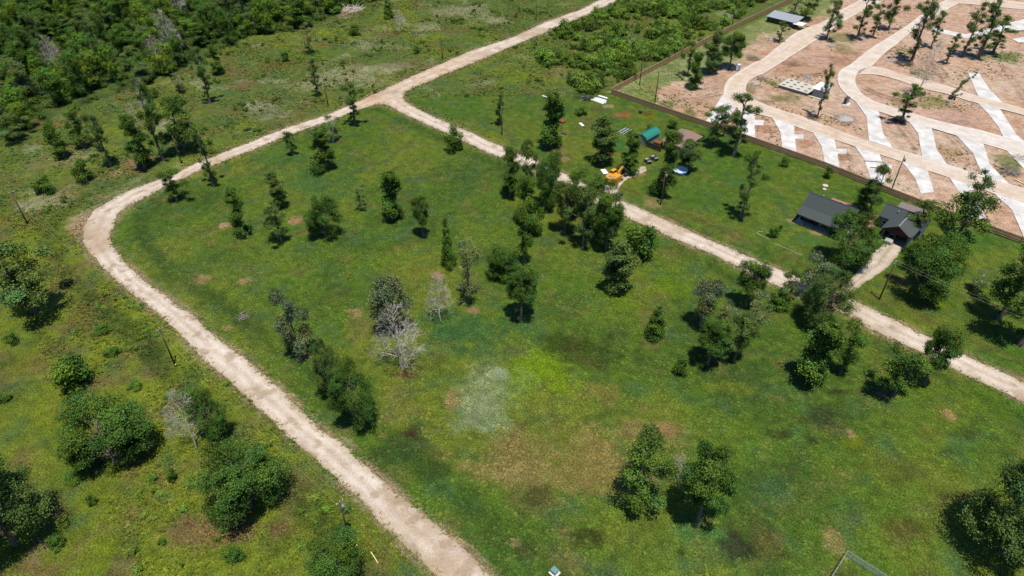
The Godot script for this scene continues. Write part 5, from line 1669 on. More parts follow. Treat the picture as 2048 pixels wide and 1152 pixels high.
# a sloping roof sheet: four corners of its top face, given a thickness
func sheet(st: SurfaceTool, a: Vector3, b: Vector3, c: Vector3, d: Vector3, th := 0.12):
	var up := Vector3(0, th, 0)
	quad(st, a, b, c, d, Vector3.UP)
	quad(st, a - up, b - up, c - up, d - up, Vector3.DOWN)
	var mid := (a + b + c + d) / 4.0
	var e := [a, b, c, d]
	for i in 4:
		var p: Vector3 = e[i]
		var q: Vector3 = e[(i + 1) % 4]
		var o := (p + q) / 2.0 - mid
		o.y = 0
		quad(st, p, q, q - up, p - up, o)

func one_sheet(called: String, a: Vector3, b: Vector3, c: Vector3, d: Vector3, m: Material, parent: Node, th := 0.12) -> MeshInstance3D:
	var st := surf()
	sheet(st, a, b, c, d, th)
	return put(called, done(st), m, parent)

func courses(roof: MeshInstance3D, a: Vector3, b: Vector3, c: Vector3, d: Vector3, m: Material, n: int):
	# overlapping shingle courses: each lifts a little proud of the one above it; a-b is the eave, d-c the ridge
	var st := surf()
	var lift := Vector3(0, 0.035, 0)
	for k in n:
		var t0 := float(k) / n
		var t1 := float(k + 1) / n
		quad(st, a.lerp(d, t0) + lift, b.lerp(c, t0) + lift, b.lerp(c, t1) + lift * 0.25, a.lerp(d, t1) + lift * 0.25, Vector3.UP)
		quad(st, a.lerp(d, t0) + lift * 0.2, b.lerp(c, t0) + lift * 0.2, b.lerp(c, t0) + lift, a.lerp(d, t0) + lift, (a - d) * Vector3(1, 0, 1))
	var o := put("shingles", done(st), m, roof)
	o.set_meta("kind", "stuff")

func gable_wall(called: String, pts: Array, n: Vector3, th: float, m: Material, parent: Node) -> MeshInstance3D:
	var st := surf()
	var mid := Vector3.ZERO
	for p in pts: mid += p / float(pts.size())
	for i in range(1, pts.size() - 1):
		tri(st, pts[0], pts[i], pts[i + 1], n)
		tri(st, pts[0] - n * th, pts[i] - n * th, pts[i + 1] - n * th, -n)
	for i in pts.size():
		var p: Vector3 = pts[i]
		var q: Vector3 = pts[(i + 1) % pts.size()]
		quad(st, p, q, q - n * th, p - n * th, (p + q) / 2.0 - mid)
	return put(called, done(st), m, parent)

func window(parent: Node, at: Vector3, w: float, h: float, facing: Vector3):
	var side := Vector3(0, 1, 0).cross(facing)
	var b := Basis(side, Vector3.UP, facing)
	var st := surf()
	for s in [-1.0, 1.0]:
		box(st, at + b * Vector3(s * w / 2, 0, 0.03), Vector3(0.09, h + 0.09, 0.08), 0.0, b)
		box(st, at + b * Vector3(0, s * h / 2, 0.028), Vector3(w - 0.09, 0.09, 0.07), 0.0, b)
	var f := put("window", done(st), mats["white_paint"], parent)
	put("pane", box_mesh(at + b * Vector3(0, 0, 0.014), Vector3(w - 0.08, h - 0.08, 0.02), 0.0, b), mats["glass"], f)

func build_houses():
	black_house()
	garage_house()
	brown_house()
	green_shed()
	tin_barn()
	pump_house()

func place(p: Vector2) -> Vector3:
	return Vector3(p.x, 0, p.y)

func black_house():
	var h := thing("house", place(Vector2(71.00, -145.57)), SITE, "long house with a black shingled roof and a deep dark front porch", "house")
	var L := 12.0
	put("floor_slab", box_mesh(Vector3(L / 2, 0.08, -3.3), Vector3(L, 0.2, 8.4), 0.02), mats["cream_concrete"], h)
	var w0 := -1.0
	var w1 := -7.4
	gable_wall("wall", [Vector3(0.5, 0, w0), Vector3(L - 0.5, 0, w0), Vector3(L - 0.5, 3.2, w0), Vector3(0.5, 3.2, w0)], Vector3(0, 0, 1), 0.2, mats["dark_brown"], h)
	gable_wall("wall", [Vector3(0.5, 0, w1), Vector3(L - 0.5, 0, w1), Vector3(L - 0.5, 3.2, w1), Vector3(0.5, 3.2, w1)], Vector3(0, 0, -1), 0.2, mats["dark_brown"], h)
	for s in [[0.5, -1.0], [L - 0.5, 1.0]]:
		var x: float = s[0] + s[1] * 0.003
		gable_wall("wall", [Vector3(x, 0, w0), Vector3(x, 0, w1), Vector3(x, 3.2, w1), Vector3(x, 5.7, -4.4), Vector3(x, 3.2, w0)], Vector3(s[1], 0, 0), 0.2, mats["dark_brown"], h)
	for x in [2.2, 8.6]:
		window(h, Vector3(x, 1.6, w0), 1.3, 1.1, Vector3(0, 0, 1))
	var dr := put("door", box_mesh(Vector3(5.6, 1.15, w0 + 0.03), Vector3(0.95, 2.05, 0.06), 0.01), mats["grey_paint"], h)
	put("handle", box_mesh(Vector3(5.95, 1.1, w0 + 0.08), Vector3(0.05, 0.12, 0.05), 0.01), mats["steel_dark"], dr)
	for k in 6:
		var st := surf()
		box(st, Vector3(0.35 + k * (L - 0.7) / 5.0, 1.2, 0.85), Vector3(0.14, 2.4, 0.14), 0.015)
		put("porch_post", done(st), mats["dark_brown"], h)
	put("porch_beam", box_mesh(Vector3(L / 2, 2.38, 0.85), Vector3(L - 0.3, 0.2, 0.12), 0.01), mats["dark_brown"], h)
	var a := Vector3(-0.1, 3.75, -1.4)
	var b := Vector3(L + 0.1, 3.75, -1.4)
	var r0 := Vector3(-0.1, 6.35, -4.4)
	var r1 := Vector3(L + 0.1, 6.35, -4.4)
	var front := one_sheet("roof", a, b, r1, r0, mats["shingle"], h)
	courses(front, a, b, r1, r0, mats["shingle"], 16)
	var back := one_sheet("roof", Vector3(-0.1, 3.5, -7.9), Vector3(L + 0.1, 3.5, -7.9), r1, r0, mats["shingle"], h)
	courses(back, Vector3(-0.1, 3.5, -7.9), Vector3(L + 0.1, 3.5, -7.9), r1, r0, mats["shingle"], 16)
	var p0 := Vector3(-0.1, 2.75, 1.35)
	var p1 := Vector3(L + 0.1, 2.75, 1.35)
	var porch := one_sheet("porch_roof", p0, p1, b + Vector3(0, -0.01, 0), a + Vector3(0, -0.01, 0), mats["shingle_light"], h)
	courses(porch, p0, p1, b + Vector3(0, -0.01, 0), a + Vector3(0, -0.01, 0), mats["shingle_light"], 14)
	put("ridge_cap", box_mesh(Vector3(L / 2, 6.38, -4.4), Vector3(L + 0.22, 0.06, 0.3), 0.02), mats["shingle"], h)
	for x in [3.0, 7.5]:
		put("roof_vent", box_mesh(Vector3(x, 6.0, -5.2), Vector3(0.3, 0.7, 0.3), 0.03), mats["galvanised"], h)
	put("gutter", box_mesh(Vector3(L / 2, 2.66, 1.41), Vector3(L + 0.2, 0.12, 0.1), 0.02), mats["black_paint"], h)

func garage_house():
	var h := thing("house", place(Vector2(89.29, -137.88)), SITE, "grey house with a dark shingled roof and an open gabled garage facing the drive", "house")
	# main body along the fence
	var x0 := -2.9
	var x1 := 6.6
	gable_wall("wall", [Vector3(x0, 0, -4.4), Vector3(x1, 0, -4.4), Vector3(x1, 3.0, -4.4), Vector3(x0, 3.0, -4.4)], Vector3(0, 0, 1), 0.2, mats["grey_wall"], h)
	gable_wall("wall", [Vector3(x0, 0, -9.3), Vector3(x1, 0, -9.3), Vector3(x1, 3.0, -9.3), Vector3(x0, 3.0, -9.3)], Vector3(0, 0, -1), 0.2, mats["grey_wall"], h)
	for s in [[x0, -1.0], [x1, 1.0]]:
		var x: float = s[0] + s[1] * 0.003
		gable_wall("wall", [Vector3(x, 0, -4.4), Vector3(x, 0, -9.3), Vector3(x, 3.0, -9.3), Vector3(x, 5.0, -6.85), Vector3(x, 3.0, -4.4)], Vector3(s[1], 0, 0), 0.2, mats["grey_wall"], h)
	window(h, Vector3(-1.7, 1.7, -4.4), 0.95, 1.0, Vector3(0, 0, 1))
	window(h, Vector3(x0 - 0.003, 1.7, -6.6), 1.1, 1.0, Vector3(-1, 0, 0))
	var a := Vector3(x0 - 0.3, 3.1, -3.9)
	var b := Vector3(x1 + 0.3, 3.1, -3.9)
	var r0 := Vector3(x0 - 0.3, 5.4, -6.85)
	var r1 := Vector3(x1 + 0.3, 5.4, -6.85)
	var f := one_sheet("roof", a, b, r1, r0, mats["shingle"], h)
	courses(f, a, b, r1, r0, mats["shingle"], 15)
	var c0 := Vector3(x0 - 0.3, 3.1, -9.8)
	var c1 := Vector3(x1 + 0.3, 3.1, -9.8)
	var bk := one_sheet("roof", c0, c1, r1, r0, mats["shingle"], h)
	courses(bk, c0, c1, r1, r0, mats["shingle"], 15)
	put("ridge_cap", box_mesh(Vector3((x0 + x1) / 2, 5.43, -6.85), Vector3(x1 - x0 + 0.6, 0.06, 0.3), 0.02), mats["shingle"], h)
	put("roof_vent", box_mesh(Vector3(0.2, 4.95, -5.6), Vector3(0.26, 0.5, 0.26), 0.03), mats["galvanised"], h)
	put("roof_vent", box_mesh(Vector3(4.9, 4.95, -8.4), Vector3(0.4, 0.7, 0.4), 0.03), mats["galvanised"], h)
	# garage wing
	for s in [[-0.2, -1.0], [5.6, 1.0]]:
		gable_wall("wall", [Vector3(s[0], 0, 0.9), Vector3(s[0], 0, -4.41), Vector3(s[0], 2.95, -4.41), Vector3(s[0], 2.95, 0.9)], Vector3(s[1], 0, 0), 0.18, mats["grey_wall"], h)
	gable_wall("gable", [Vector3(-0.2, 2.75, 0.9), Vector3(5.6, 2.75, 0.9), Vector3(5.6, 3.2, 0.9), Vector3(2.7, 4.95, 0.9), Vector3(-0.2, 3.2, 0.9)], Vector3(0, 0, 1), 0.15, mats["red_brick"], h)
	put("garage_floor", box_mesh(Vector3(2.7, 0.05, -1.75), Vector3(5.7, 0.14, 5.3), 0.01), mats["cream_concrete"], h)
	put("garage_post", box_mesh(Vector3(2.7, 1.38, 0.8), Vector3(0.16, 2.75, 0.16), 0.01), mats["dark_brown"], h)
	var e0 := Vector3(-0.75, 3.15, 1.25)
	var e1 := Vector3(6.15, 3.15, 1.25)
	var rg := Vector3(2.7, 5.2, 1.25)
	var k0 := Vector3(-0.75, 3.15, -4.3)
	var k1 := Vector3(6.15, 3.15, -4.3)
	var kr := Vector3(2.7, 5.2, -6.45)
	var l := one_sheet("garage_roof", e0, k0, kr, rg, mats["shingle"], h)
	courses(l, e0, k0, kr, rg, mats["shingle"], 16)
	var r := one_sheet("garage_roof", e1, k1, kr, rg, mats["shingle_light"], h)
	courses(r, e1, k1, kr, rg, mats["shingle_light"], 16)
	put("ridge_cap", box_mesh(Vector3(2.7, 5.24, -2.6), Vector3(0.3, 0.06, 7.7), 0.02), mats["grey_wall"], h)
	for s in [-1.0, 1.0]:
		var ang := atan2(2.05, 3.45)
		put("barge_board", box_mesh(Vector3(2.7 + s * 1.72, 4.08, 1.28), Vector3(4.05, 0.2, 0.05), 0.01, Basis(Vector3(0, 0, 1), -s * ang)), mats["black_paint"], h)
	# lean-to over the back patio
	var pr := one_sheet("patio_roof", Vector3(-1.6, 3.0, -10.1), Vector3(4.6, 3.0, -10.1), Vector3(4.6, 3.25, -14.2), Vector3(-1.6, 3.25, -14.2), mats["mauve_metal"], h)
	var st := surf()
	for k in 14:
		box(st, Vector3(-1.4 + k * 0.45, 3.16, -12.15), Vector3(0.05, 0.06, 4.05))
	var rb := put("roof_rib", done(st), mats["mauve_metal"], pr)
	rb.set_meta("kind", "stuff")
	for x in [-1.5, 4.5]:
		put("patio_post", box_mesh(Vector3(x, 1.5, -14.0), Vector3(0.12, 3.1, 0.12), 0.01), mats["dark_brown"], h)

func brown_house():
	var h := thing("house", place(Vector2(48.82, -181.56)), SITE, "small house with a brown hipped roof half hidden by dark trees", "house")
	var x0 := -4.9
	var x1 := 1.4
	var z0 := -7.9
	var z1 := 1.4
	for s in [[Vector3(x0, 0, z1), Vector3(x1, 0, z1), Vector3(0, 0, 1)], [Vector3(x0, 0, z0), Vector3(x1, 0, z0), Vector3(0, 0, -1)], [Vector3(x0, 0, z0), Vector3(x0, 0, z1), Vector3(-1, 0, 0)], [Vector3(x1, 0, z0), Vector3(x1, 0, z1), Vector3(1, 0, 0)]]:
		var n: Vector3 = s[2]
		var in0: Vector3 = s[0]
		var in1: Vector3 = s[1]
		if n.z != 0:
			in0.x += 0.203
			in1.x -= 0.203
		gable_wall("wall", [in0, in1, in1 + Vector3(0, 2.75, 0), in0 + Vector3(0, 2.75, 0)], n, 0.2, mats["sage_wall"], h)
	window(h, Vector3(-3.0, 1.6, z1), 1.2, 1.0, Vector3(0, 0, 1))
	window(h, Vector3(x0, 1.6, -2.0), 1.2, 1.0, Vector3(-1, 0, 0))
	put("door", box_mesh(Vector3(-0.6, 1.05, z1 + 0.03), Vector3(0.95, 2.1, 0.06), 0.01), mats["white_paint"], h)
	var o := 0.6
	var a := Vector3(x0 - o, 2.75, z1 + o)
	var b := Vector3(x1 + o, 2.75, z1 + o)
	var c := Vector3(x1 + o, 2.75, z0 - o)
	var d := Vector3(x0 - o, 2.75, z0 - o)
	var r0 := Vector3(-1.75, 4.6, -1.0)
	var r1 := Vector3(-1.75, 4.6, -5.5)
	var st := surf()
	quad(st, a, d, r1, r0, Vector3(-1, 1, 0))
	quad(st, b, c, r1, r0, Vector3(1, 1, 0))
	tri(st, a, b, r0, Vector3(0, 1, 1))
	tri(st, d, c, r1, Vector3(0, 1, -1))
	quad(st, a + Vector3(0, -0.1, 0), b + Vector3(0, -0.1, 0), c + Vector3(0, -0.1, 0), d + Vector3(0, -0.1, 0), Vector3.DOWN)
	for e in [[a, b], [b, c], [c, d], [d, a]]:
		var p: Vector3 = e[0]
		var q: Vector3 = e[1]
		quad(st, p, q, q + Vector3(0, -0.1, 0), p + Vector3(0, -0.1, 0), ((p + q) / 2.0 - Vector3(-1.6, 2.75, -3.1)))
	var roof := put("roof", done(st), mats["brown_shingle"], h)
	courses(roof, a, d, r1 + Vector3(0, 0.002, 0), r0 + Vector3(0, 0.002, 0), mats["brown_shingle"], 14)
	courses(roof, b, c, r1 + Vector3(0, 0.002, 0), r0 + Vector3(0, 0.002, 0), mats["brown_shingle"], 14)
	put("chimney", box_mesh(Vector3(-2.6, 4.2, -4.6), Vector3(0.3, 0.9, 0.3), 0.02), mats["galvanised"], roof)
	# red sheets heaped behind the house
	rng.seed = 31
	for k in 7:
		var p := put("red_roofing_sheet", box_mesh(Vector3.ZERO, Vector3(2.4, 0.03, 0.9), 0.0), mats["red_paint"])
		p.position = Vector3(54.05, 0.3, -194.88).lerp(Vector3(55.71, 0.3, -191.85), k / 6.0) + Vector3(0, 0.05 + 0.12 * (k % 3), 0)
		p.rotation_degrees = Vector3(rng.randf_range(-14, 14), SITE + rng.randf_range(-30, 30), rng.randf_range(-10, 10))
		tag(p, ["leftmost", "second", "third", "middle", "fifth", "sixth", "rightmost"][k] + " loose red sheet in the row behind the brown roof", "roofing sheet", "red sheets behind the brown roof")
	# dark board fence from the shed to the house
	var f := thing("board_fence", place(Vector2(39.55, -185.62)), SITE, "dark weathered board fence between the green shed and the brown house", "fence")
	var bd := box_mesh(Vector3.ZERO, Vector3(0.19, 1.7, 0.03), 0.0)
	for k in 26:
		var q := put("board", bd, mats["old_wood"], f)
		q.position = Vector3(0.2 + k * 0.2, 0.85 + 0.03 * (k % 2), 0.1 + 0.01 * (k % 3))
	for y in [0.4, 1.4]:
		put("rail", box_mesh(Vector3(2.7, y, 0.16), Vector3(5.2, 0.09, 0.05)), mats["old_wood"], f)
	for k in 3:
		put("post", box_mesh(Vector3(0.2 + k * 2.5, 0.9, 0.24), Vector3(0.1, 1.9, 0.1)), mats["old_wood"], f)

func green_shed():
	var h := thing("shed", place(Vector2(39.41, -185.62)), SITE, "small pale shed with a rounded green metal roof", "shed")
	var x0 := -2.9
	var x1 := 0.3
	var z1 := 0.3
	var z0 := -6.2
	var prof := []
	for p in [[-0.3, 2.2], [0.05, 2.75], [0.35, 3.0], [1.6, 3.5], [2.85, 3.0], [3.15, 2.75], [3.5, 2.2]]:
		prof.append(Vector2(x0 + p[0], p[1]))
	for s in [[x0, -1.0], [x1, 1.0]]:
		gable_wall("wall", [Vector3(s[0], 0, z0 + 0.12), Vector3(s[0], 0, z1 - 0.12), Vector3(s[0], 2.3, z1 - 0.12), Vector3(s[0], 2.3, z0 + 0.12)], Vector3(s[1], 0, 0), 0.1, mats["sage_wall"], h)
	for s in [[z1, 1.0], [z0, -1.0]]:
		var pts := [Vector3(x0, 0, s[0]), Vector3(x1, 0, s[0])]
		for k in range(5, 0, -1): pts.append(Vector3(prof[k].x, prof[k].y - 0.05, s[0]))
		gable_wall("wall", pts, Vector3(0, 0, s[1]), 0.1, mats["sage_wall"], h)
	var dr := put("door", box_mesh(Vector3(-1.9, 1.0, z1 + 0.025), Vector3(0.95, 1.9, 0.05), 0.01), mats["grey_paint"], h)
	put("handle", box_mesh(Vector3(-1.55, 1.0, z1 + 0.07), Vector3(0.05, 0.12, 0.04)), mats["steel_dark"], dr)
	var st := surf()
	st.set_smooth_group(0)
	for k in 6:
		var p: Vector2 = prof[k]
		var q: Vector2 = prof[k + 1]
		quad(st, Vector3(p.x, p.y, z1 + 0.25), Vector3(q.x, q.y, z1 + 0.25), Vector3(q.x, q.y, z0 - 0.25), Vector3(p.x, p.y, z0 - 0.25), Vector3(p.y - q.y, q.x - p.x, 0))
	var roof := put("roof", done(st), mats["green_metal"], h)
	st = surf()
	for j in 22:
		var z := z1 + 0.2 - j * 0.31
		for k in 6:
			var p: Vector2 = prof[k]
			var q: Vector2 = prof[k + 1]
			var m := (p + q) / 2.0
			box(st, Vector3(m.x, m.y + 0.02, z), Vector3(p.distance_to(q), 0.04, 0.05), 0.0, Basis(Vector3(0, 0, 1), (q - p).angle()))
	var rib := put("roof_rib", done(st), mats["green_metal"], roof)
	rib.set_meta("kind", "stuff")

func tin_barn():
	var h := thing("barn", place(Vector2(108.01, -299.45)), SITE, "low dark walled barn with a pale tin roof beside the upper dirt road", "barn")
	var L := 12.6
	gable_wall("wall", [Vector3(0, 0, 0.4), Vector3(L, 0, 0.4), Vector3(L, 2.1, 0.4), Vector3(0, 2.1, 0.4)], Vector3(0, 0, 1), 0.12, mats["dark_brown"], h)
	gable_wall("wall", [Vector3(0, 0, -5.4), Vector3(L, 0, -5.4), Vector3(L, 2.9, -5.4), Vector3(0, 2.9, -5.4)], Vector3(0, 0, -1), 0.12, mats["dark_brown"], h)
	for s in [[-0.003, -1.0], [L + 0.003, 1.0]]:
		gable_wall("wall", [Vector3(s[0], 0, 0.4), Vector3(s[0], 0, -5.4), Vector3(s[0], 2.9, -5.4), Vector3(s[0], 2.1, 0.4)], Vector3(s[1], 0, 0), 0.12, mats["dark_brown"], h)
	for k in 5:
		put("stall_opening", box_mesh(Vector3(1.5 + k * 2.4, 1.0, 0.42), Vector3(1.5, 1.4, 0.04)), mats["black_paint"], h)
		put("batten", box_mesh(Vector3(0.3 + k * 2.4, 1.05, 0.44), Vector3(0.14, 2.05, 0.08)), mats["old_wood"], h)
	var roof := one_sheet("roof", Vector3(-0.3, 2.2, 1.0), Vector3(L + 0.3, 2.2, 1.0), Vector3(L + 0.3, 3.15, -5.9), Vector3(-0.3, 3.15, -5.9), mats["galvanised"], h, 0.08)
	var st := surf()
	var ang := atan2(0.95, 6.9)
	for k in 26:
		box(st, Vector3(-0.1 + k * 0.51, 2.7, -2.45), Vector3(0.06, 0.05, 6.9), 0.0, Basis(Vector3(1, 0, 0), ang))
	var rib := put("roof_rib", done(st), mats["galvanised"], roof)
	rib.set_meta("kind", "stuff")
	one_sheet("lean_to_roof", Vector3(L - 0.6, 1.95, 1.9), Vector3(L + 3.4, 1.95, 1.9), Vector3(L + 3.4, 2.1, -2.2), Vector3(L - 0.6, 2.1, -2.2), mats["white_metal"], h, 0.08)
	for p in [[L + 0.2, 1.7], [L + 3.2, 1.7], [L + 3.2, -2.0]]:
		put("lean_to_post", box_mesh(Vector3(p[0], 0.95, p[1]), Vector3(0.12, 1.95, 0.12)), mats["old_wood"], h)

func pump_house():
	# the raised block with hatches
	var t := thing("concrete_tank", place(Vector2(99.26, -221.73)), SITE, "long raised cream concrete tank with rows of dark hatches in its lid", "tank")
	put("body", box_mesh(Vector3(-5.3, 0.4, -3.6), Vector3(10.4, 1.0, 7.6), 0.03), mats["grey_wall"], t)
	var lid := put("lid", box_mesh(Vector3(-5.3, 0.98, -3.6), Vector3(10.8, 0.17, 8.0), 0.03), mats["cream_concrete"], t)
	for i in 4:
		for j in 3:
			if i == 3 and j == 2: continue
			put("hatch", box_mesh(Vector3(-9.3 + i * 2.65 + j * 0.1, 1.075, -1.0 - j * 2.6), Vector3(1.05, 0.06, 0.75), 0.015), mats["steel_dark"], lid)
	var s := thing("pump_house", place(Vector2(103.48, -221.32)), SITE, "little grey corrugated hut with a pale roof at the end of the concrete tank", "hut")
	for q in [[Vector3(-2.4, 0, 1.5), Vector3(1.2, 0, 1.5), Vector3(0, 0, 1)], [Vector3(-2.4, 0, -3.8), Vector3(1.2, 0, -3.8), Vector3(0, 0, -1)], [Vector3(-2.403, 0, 1.5), Vector3(-2.403, 0, -3.8), Vector3(-1, 0, 0)], [Vector3(1.203, 0, 1.5), Vector3(1.203, 0, -3.8), Vector3(1, 0, 0)]]:
		gable_wall("wall", [q[0], q[1], q[1] + Vector3(0, 2.7, 0), q[0] + Vector3(0, 2.7, 0)], q[2], 0.08, mats["galvanised"], s)
	var st := surf()
	for k in 19:
		box(st, Vector3(-2.3 + k * 0.19, 1.35, 1.525), Vector3(0.08, 2.6, 0.05))
	var rib := put("wall_rib", done(st), mats["grey_paint"], s)
	rib.set_meta("kind", "stuff")
	put("door", box_mesh(Vector3(1.235, 1.05, -1.0), Vector3(0.06, 2.05, 1.0), 0.01), mats["grey_paint"], s)
	one_sheet("roof", Vector3(-2.8, 2.8, 2.1), Vector3(1.6, 2.8, 2.1), Vector3(1.6, 3.15, -4.3), Vector3(-2.8, 3.15, -4.3), mats["white_metal"], s, 0.07)
	var st2 := surf()
	slab(st2, [Vector2(-2.9, 1.6), Vector2(1.4, 1.6), Vector2(1.4, 2.7), Vector2(-2.9, 2.7)], -0.1, 0.16)
	put("step", done(st2), mats["cream_concrete"], s)

# ---------------------------------------------------------------- poles and wires

func pole(base: Vector3, h: float, label: String, arm := true, can := false, lean := Vector3.ZERO) -> Vector3:
	var o := thing("utility_pole", base, 0, label, "utility pole", "utility poles along the roads")
	var st := surf()
	st.set_smooth_group(0)
	var top := Vector3(0, h, 0) + lean
	tube(st, Vector3(0, -0.4, 0), top, 0.17, 0.11, 8)
	put("shaft", done(st), mats["pole_wood"], o)
	if arm:
		st = surf()
		box(st, top + Vector3(0, -0.25, 0), Vector3(0.1, 0.12, 1.3), 0.01, Basis(Vector3.UP, deg_to_rad(SITE)))
		put("crossarm", done(st), mats["grey_wood"], o)
		for s in [-0.55, 0.55]:
			st = surf()
			var d := Basis(Vector3.UP, deg_to_rad(SITE)) * Vector3(0, 0, s)
			tube(st, top + d + Vector3(0, -0.2, 0), top + d + Vector3(0, 0.02, 0), 0.06, 0.04, 6)
			put("insulator", done(st), mats["white_paint"], o)
	st = surf()
	tube(st, top, top + Vector3(0, 0.22, 0), 0.05, 0.03, 6)
	put("top_pin", done(st), mats["white_paint"], o)
	if can:
		st = surf()
		st.set_smooth_group(0)
		var c := top + Vector3(0.36, -1.5, 0.12)
		tube(st, c, c + Vector3(0, 0.8, 0), 0.24, 0.24, 12)
		put("transformer_can", done(st), mats["grey_paint"], o)
	return base + top

func wire(a: Vector3, b: Vector3, sag: float, label: String, r := 0.010):
	var st := surf()
	var n := 18
	var p := a
	for k in n:
		var t := float(k + 1) / n
		var q := a.lerp(b, t) + Vector3(0, -sag * 4.0 * t * (1.0 - t), 0)
		tube(st, p, q, r, r, 4, false)
		p = q
	tag(put("power_line", done(st), mats["wire"]), label, "power line", "overhead wires")

func build_poles():
	var t1 := pole(place(Vector2(-120.26, -143.99)), 9.3, "utility pole on the left meadow above the road bend")
	var t2 := pole(place(Vector2(-65.17, -95.11)), 9.2, "utility pole beside the left road, halfway down the picture")
	var t3 := pole(place(Vector2(-24.82, -58.49)), 8.8, "utility pole with metal fittings beside the left road near the bottom", true, true)
	pole(place(Vector2(-93.58, -174.96)), 8.3, "utility pole by the far road among the tall trees", false)
	pole(place(Vector2(-60.31, -214.51)), 9.0, "utility pole by the far road left of the fork", false)
	pole(place(Vector2(-26.00, -255.59)), 9.3, "utility pole by the far road right of the fork", false)
	pole(place(Vector2(10.20, -300.76)), 8.2, "utility pole by the far road at the top of the picture", false)
	pole(place(Vector2(-3.03, -192.79)), 8.8, "utility pole on the grass beyond the fork", false)
	pole(place(Vector2(44.17, -231.05)), 11.8, "utility pole before the receding wooden fence", true)
	pole(place(Vector2(46.71, -214.51)), 11.6, "utility pole just behind the corner of the wooden fences", false)
	pole(place(Vector2(85.96, -286.82)), 7.9, "utility pole with a light can by the far end of the thicket", false, true)
	pole(place(Vector2(90.61, -289.90)), 8.4, "taller utility pole right beside the one at the thicket's far end", false)
	var t4 := pole(place(Vector2(38.39, -153.10)), 9.6, "utility pole with a transformer in front of the brown roofed house", false, true)
	var t5 := pole(place(Vector2(79.12, -114.79)), 10.0, "utility pole on the verge where the drive meets the road", true)
	pole(place(Vector2(100.86, -159.87)), 10.4, "tall utility pole with a transformer among the new concrete stands", false, true)
	var side := Basis(Vector3.UP, deg_to_rad(SITE)) * Vector3(0, 0, 0.55)
	var t0 := t1 + (t1 - t2) * 0.9
	var t9 := t3 + (t3 - t2) * 0.8
	for s in [-1.0, 1.0]:
		var which := " on the road side" if s < 0 else " on the meadow side"
		wire(t0 + side * s, t1 + side * s, 0.5, "thin wire reaching the pole above the road bend," + which)
		wire(t1 + side * s, t2 + side * s, 0.6, "thin wire from the bend pole to the middle pole," + which)
		wire(t2 + side * s, t3 + side * s, 0.6, "thin wire between the two lower left poles," + which)
	wire(t3, t9, 0.5, "thin overhead wire leaving the lowest pole of the left road")
	wire(t4, t5, 1.0, "thin overhead wire over the lawn along the right gravel road")
	var t6 := t5 + (t5 - t4) * 0.9
	for s in [-1.0, 1.0]:
		wire(t5 + side * s, t6 + side * s, 0.9, "thin wire leaving the verge pole to the right, " + ("farther" if s < 0 else "nearer") + " of the two")

# ---------------------------------------------------------------- machines

func wheel(parent: Node, at: Vector3, r: float, w: float, rim: Material):
	var st := surf()
	st.set_smooth_group(0)
	tube(st, at + Vector3(-w / 2, 0, 0), at + Vector3(w / 2, 0, 0), r, r, 16)
	var o := put("wheel", done(st), mats["rubber"], parent)
	st = surf()
	tube(st, at + Vector3(-w / 2 - 0.01, 0, 0), at + Vector3(w / 2 + 0.01, 0, 0), r * 0.58, r * 0.58, 12)
	put("rim", done(st), rim, o)

func car():
	var c := thing("parked_car", place(Vector2(89.47, -135.16)) + Vector3(0, 0.12, 0), SITE + 3.0, "silver car with a pale roof parked nose out in front of the open garage", "car")
	var st := surf()
	box(st, Vector3(-0.1, 0.62, -2.2), Vector3(1.84, 0.62, 4.4), 0.16)
	box(st, Vector3(-0.1, 0.86, -0.85), Vector3(1.66, 0.24, 1.5), 0.1)
	put("body", done(st), mats["silver_paint"], c)
	# glasshouse tapering to the roof
	var lo := [Vector3(-0.95, 0.93, -1.3), Vector3(0.75, 0.93, -1.3), Vector3(0.75, 0.93, -4.2), Vector3(-0.95, 0.93, -4.2)]
	var hi := [Vector3(-0.8, 1.56, -2.1), Vector3(0.6, 1.56, -2.1), Vector3(0.6, 1.56, -4.0), Vector3(-0.8, 1.56, -4.0)]
	var names := ["windscreen", "side_window", "rear_window", "side_window"]
	for k in 4:
		var a: Vector3 = lo[k]
		var b: Vector3 = lo[(k + 1) % 4]
		var e: Vector3 = hi[(k + 1) % 4]
		var d: Vector3 = hi[k]
		st = surf()
		quad(st, a, b, e, d, ((a + b) / 2 - Vector3(-0.1, 0.9, -2.8)))
		put(names[k], done(st), mats["glass"], c)
	put("roof", box_mesh(Vector3(-0.1, 1.59, -3.05), Vector3(1.5, 0.08, 2.0), 0.035), mats["white_metal"], c)
	for x in [-0.78, 0.58]:
		st = surf()
		tube(st, Vector3(x, 0.95, -1.28), Vector3(x + (0.06 if x < 0 else -0.06), 1.55, -2.08), 0.05, 0.045, 6)
		put("pillar", done(st), mats["silver_paint"], c)
		put("headlight", box_mesh(Vector3(x, 0.68, -0.02), Vector3(0.34, 0.16, 0.08), 0.03), mats["white_paint"], c)
		for z in [-0.85, -3.5]:
			wheel(c, Vector3(x * 1.18 + 0.02, 0.32, z), 0.33, 0.22, mats["galvanised"])
	put("grille", box_mesh(Vector3(-0.1, 0.62, 0.0), Vector3(0.8, 0.2, 0.06), 0.02), mats["black_paint"], c)
	put("bumper", box_mesh(Vector3(-0.1, 0.4, 0.03), Vector3(1.7, 0.2, 0.14), 0.05), mats["grey_paint"], c)

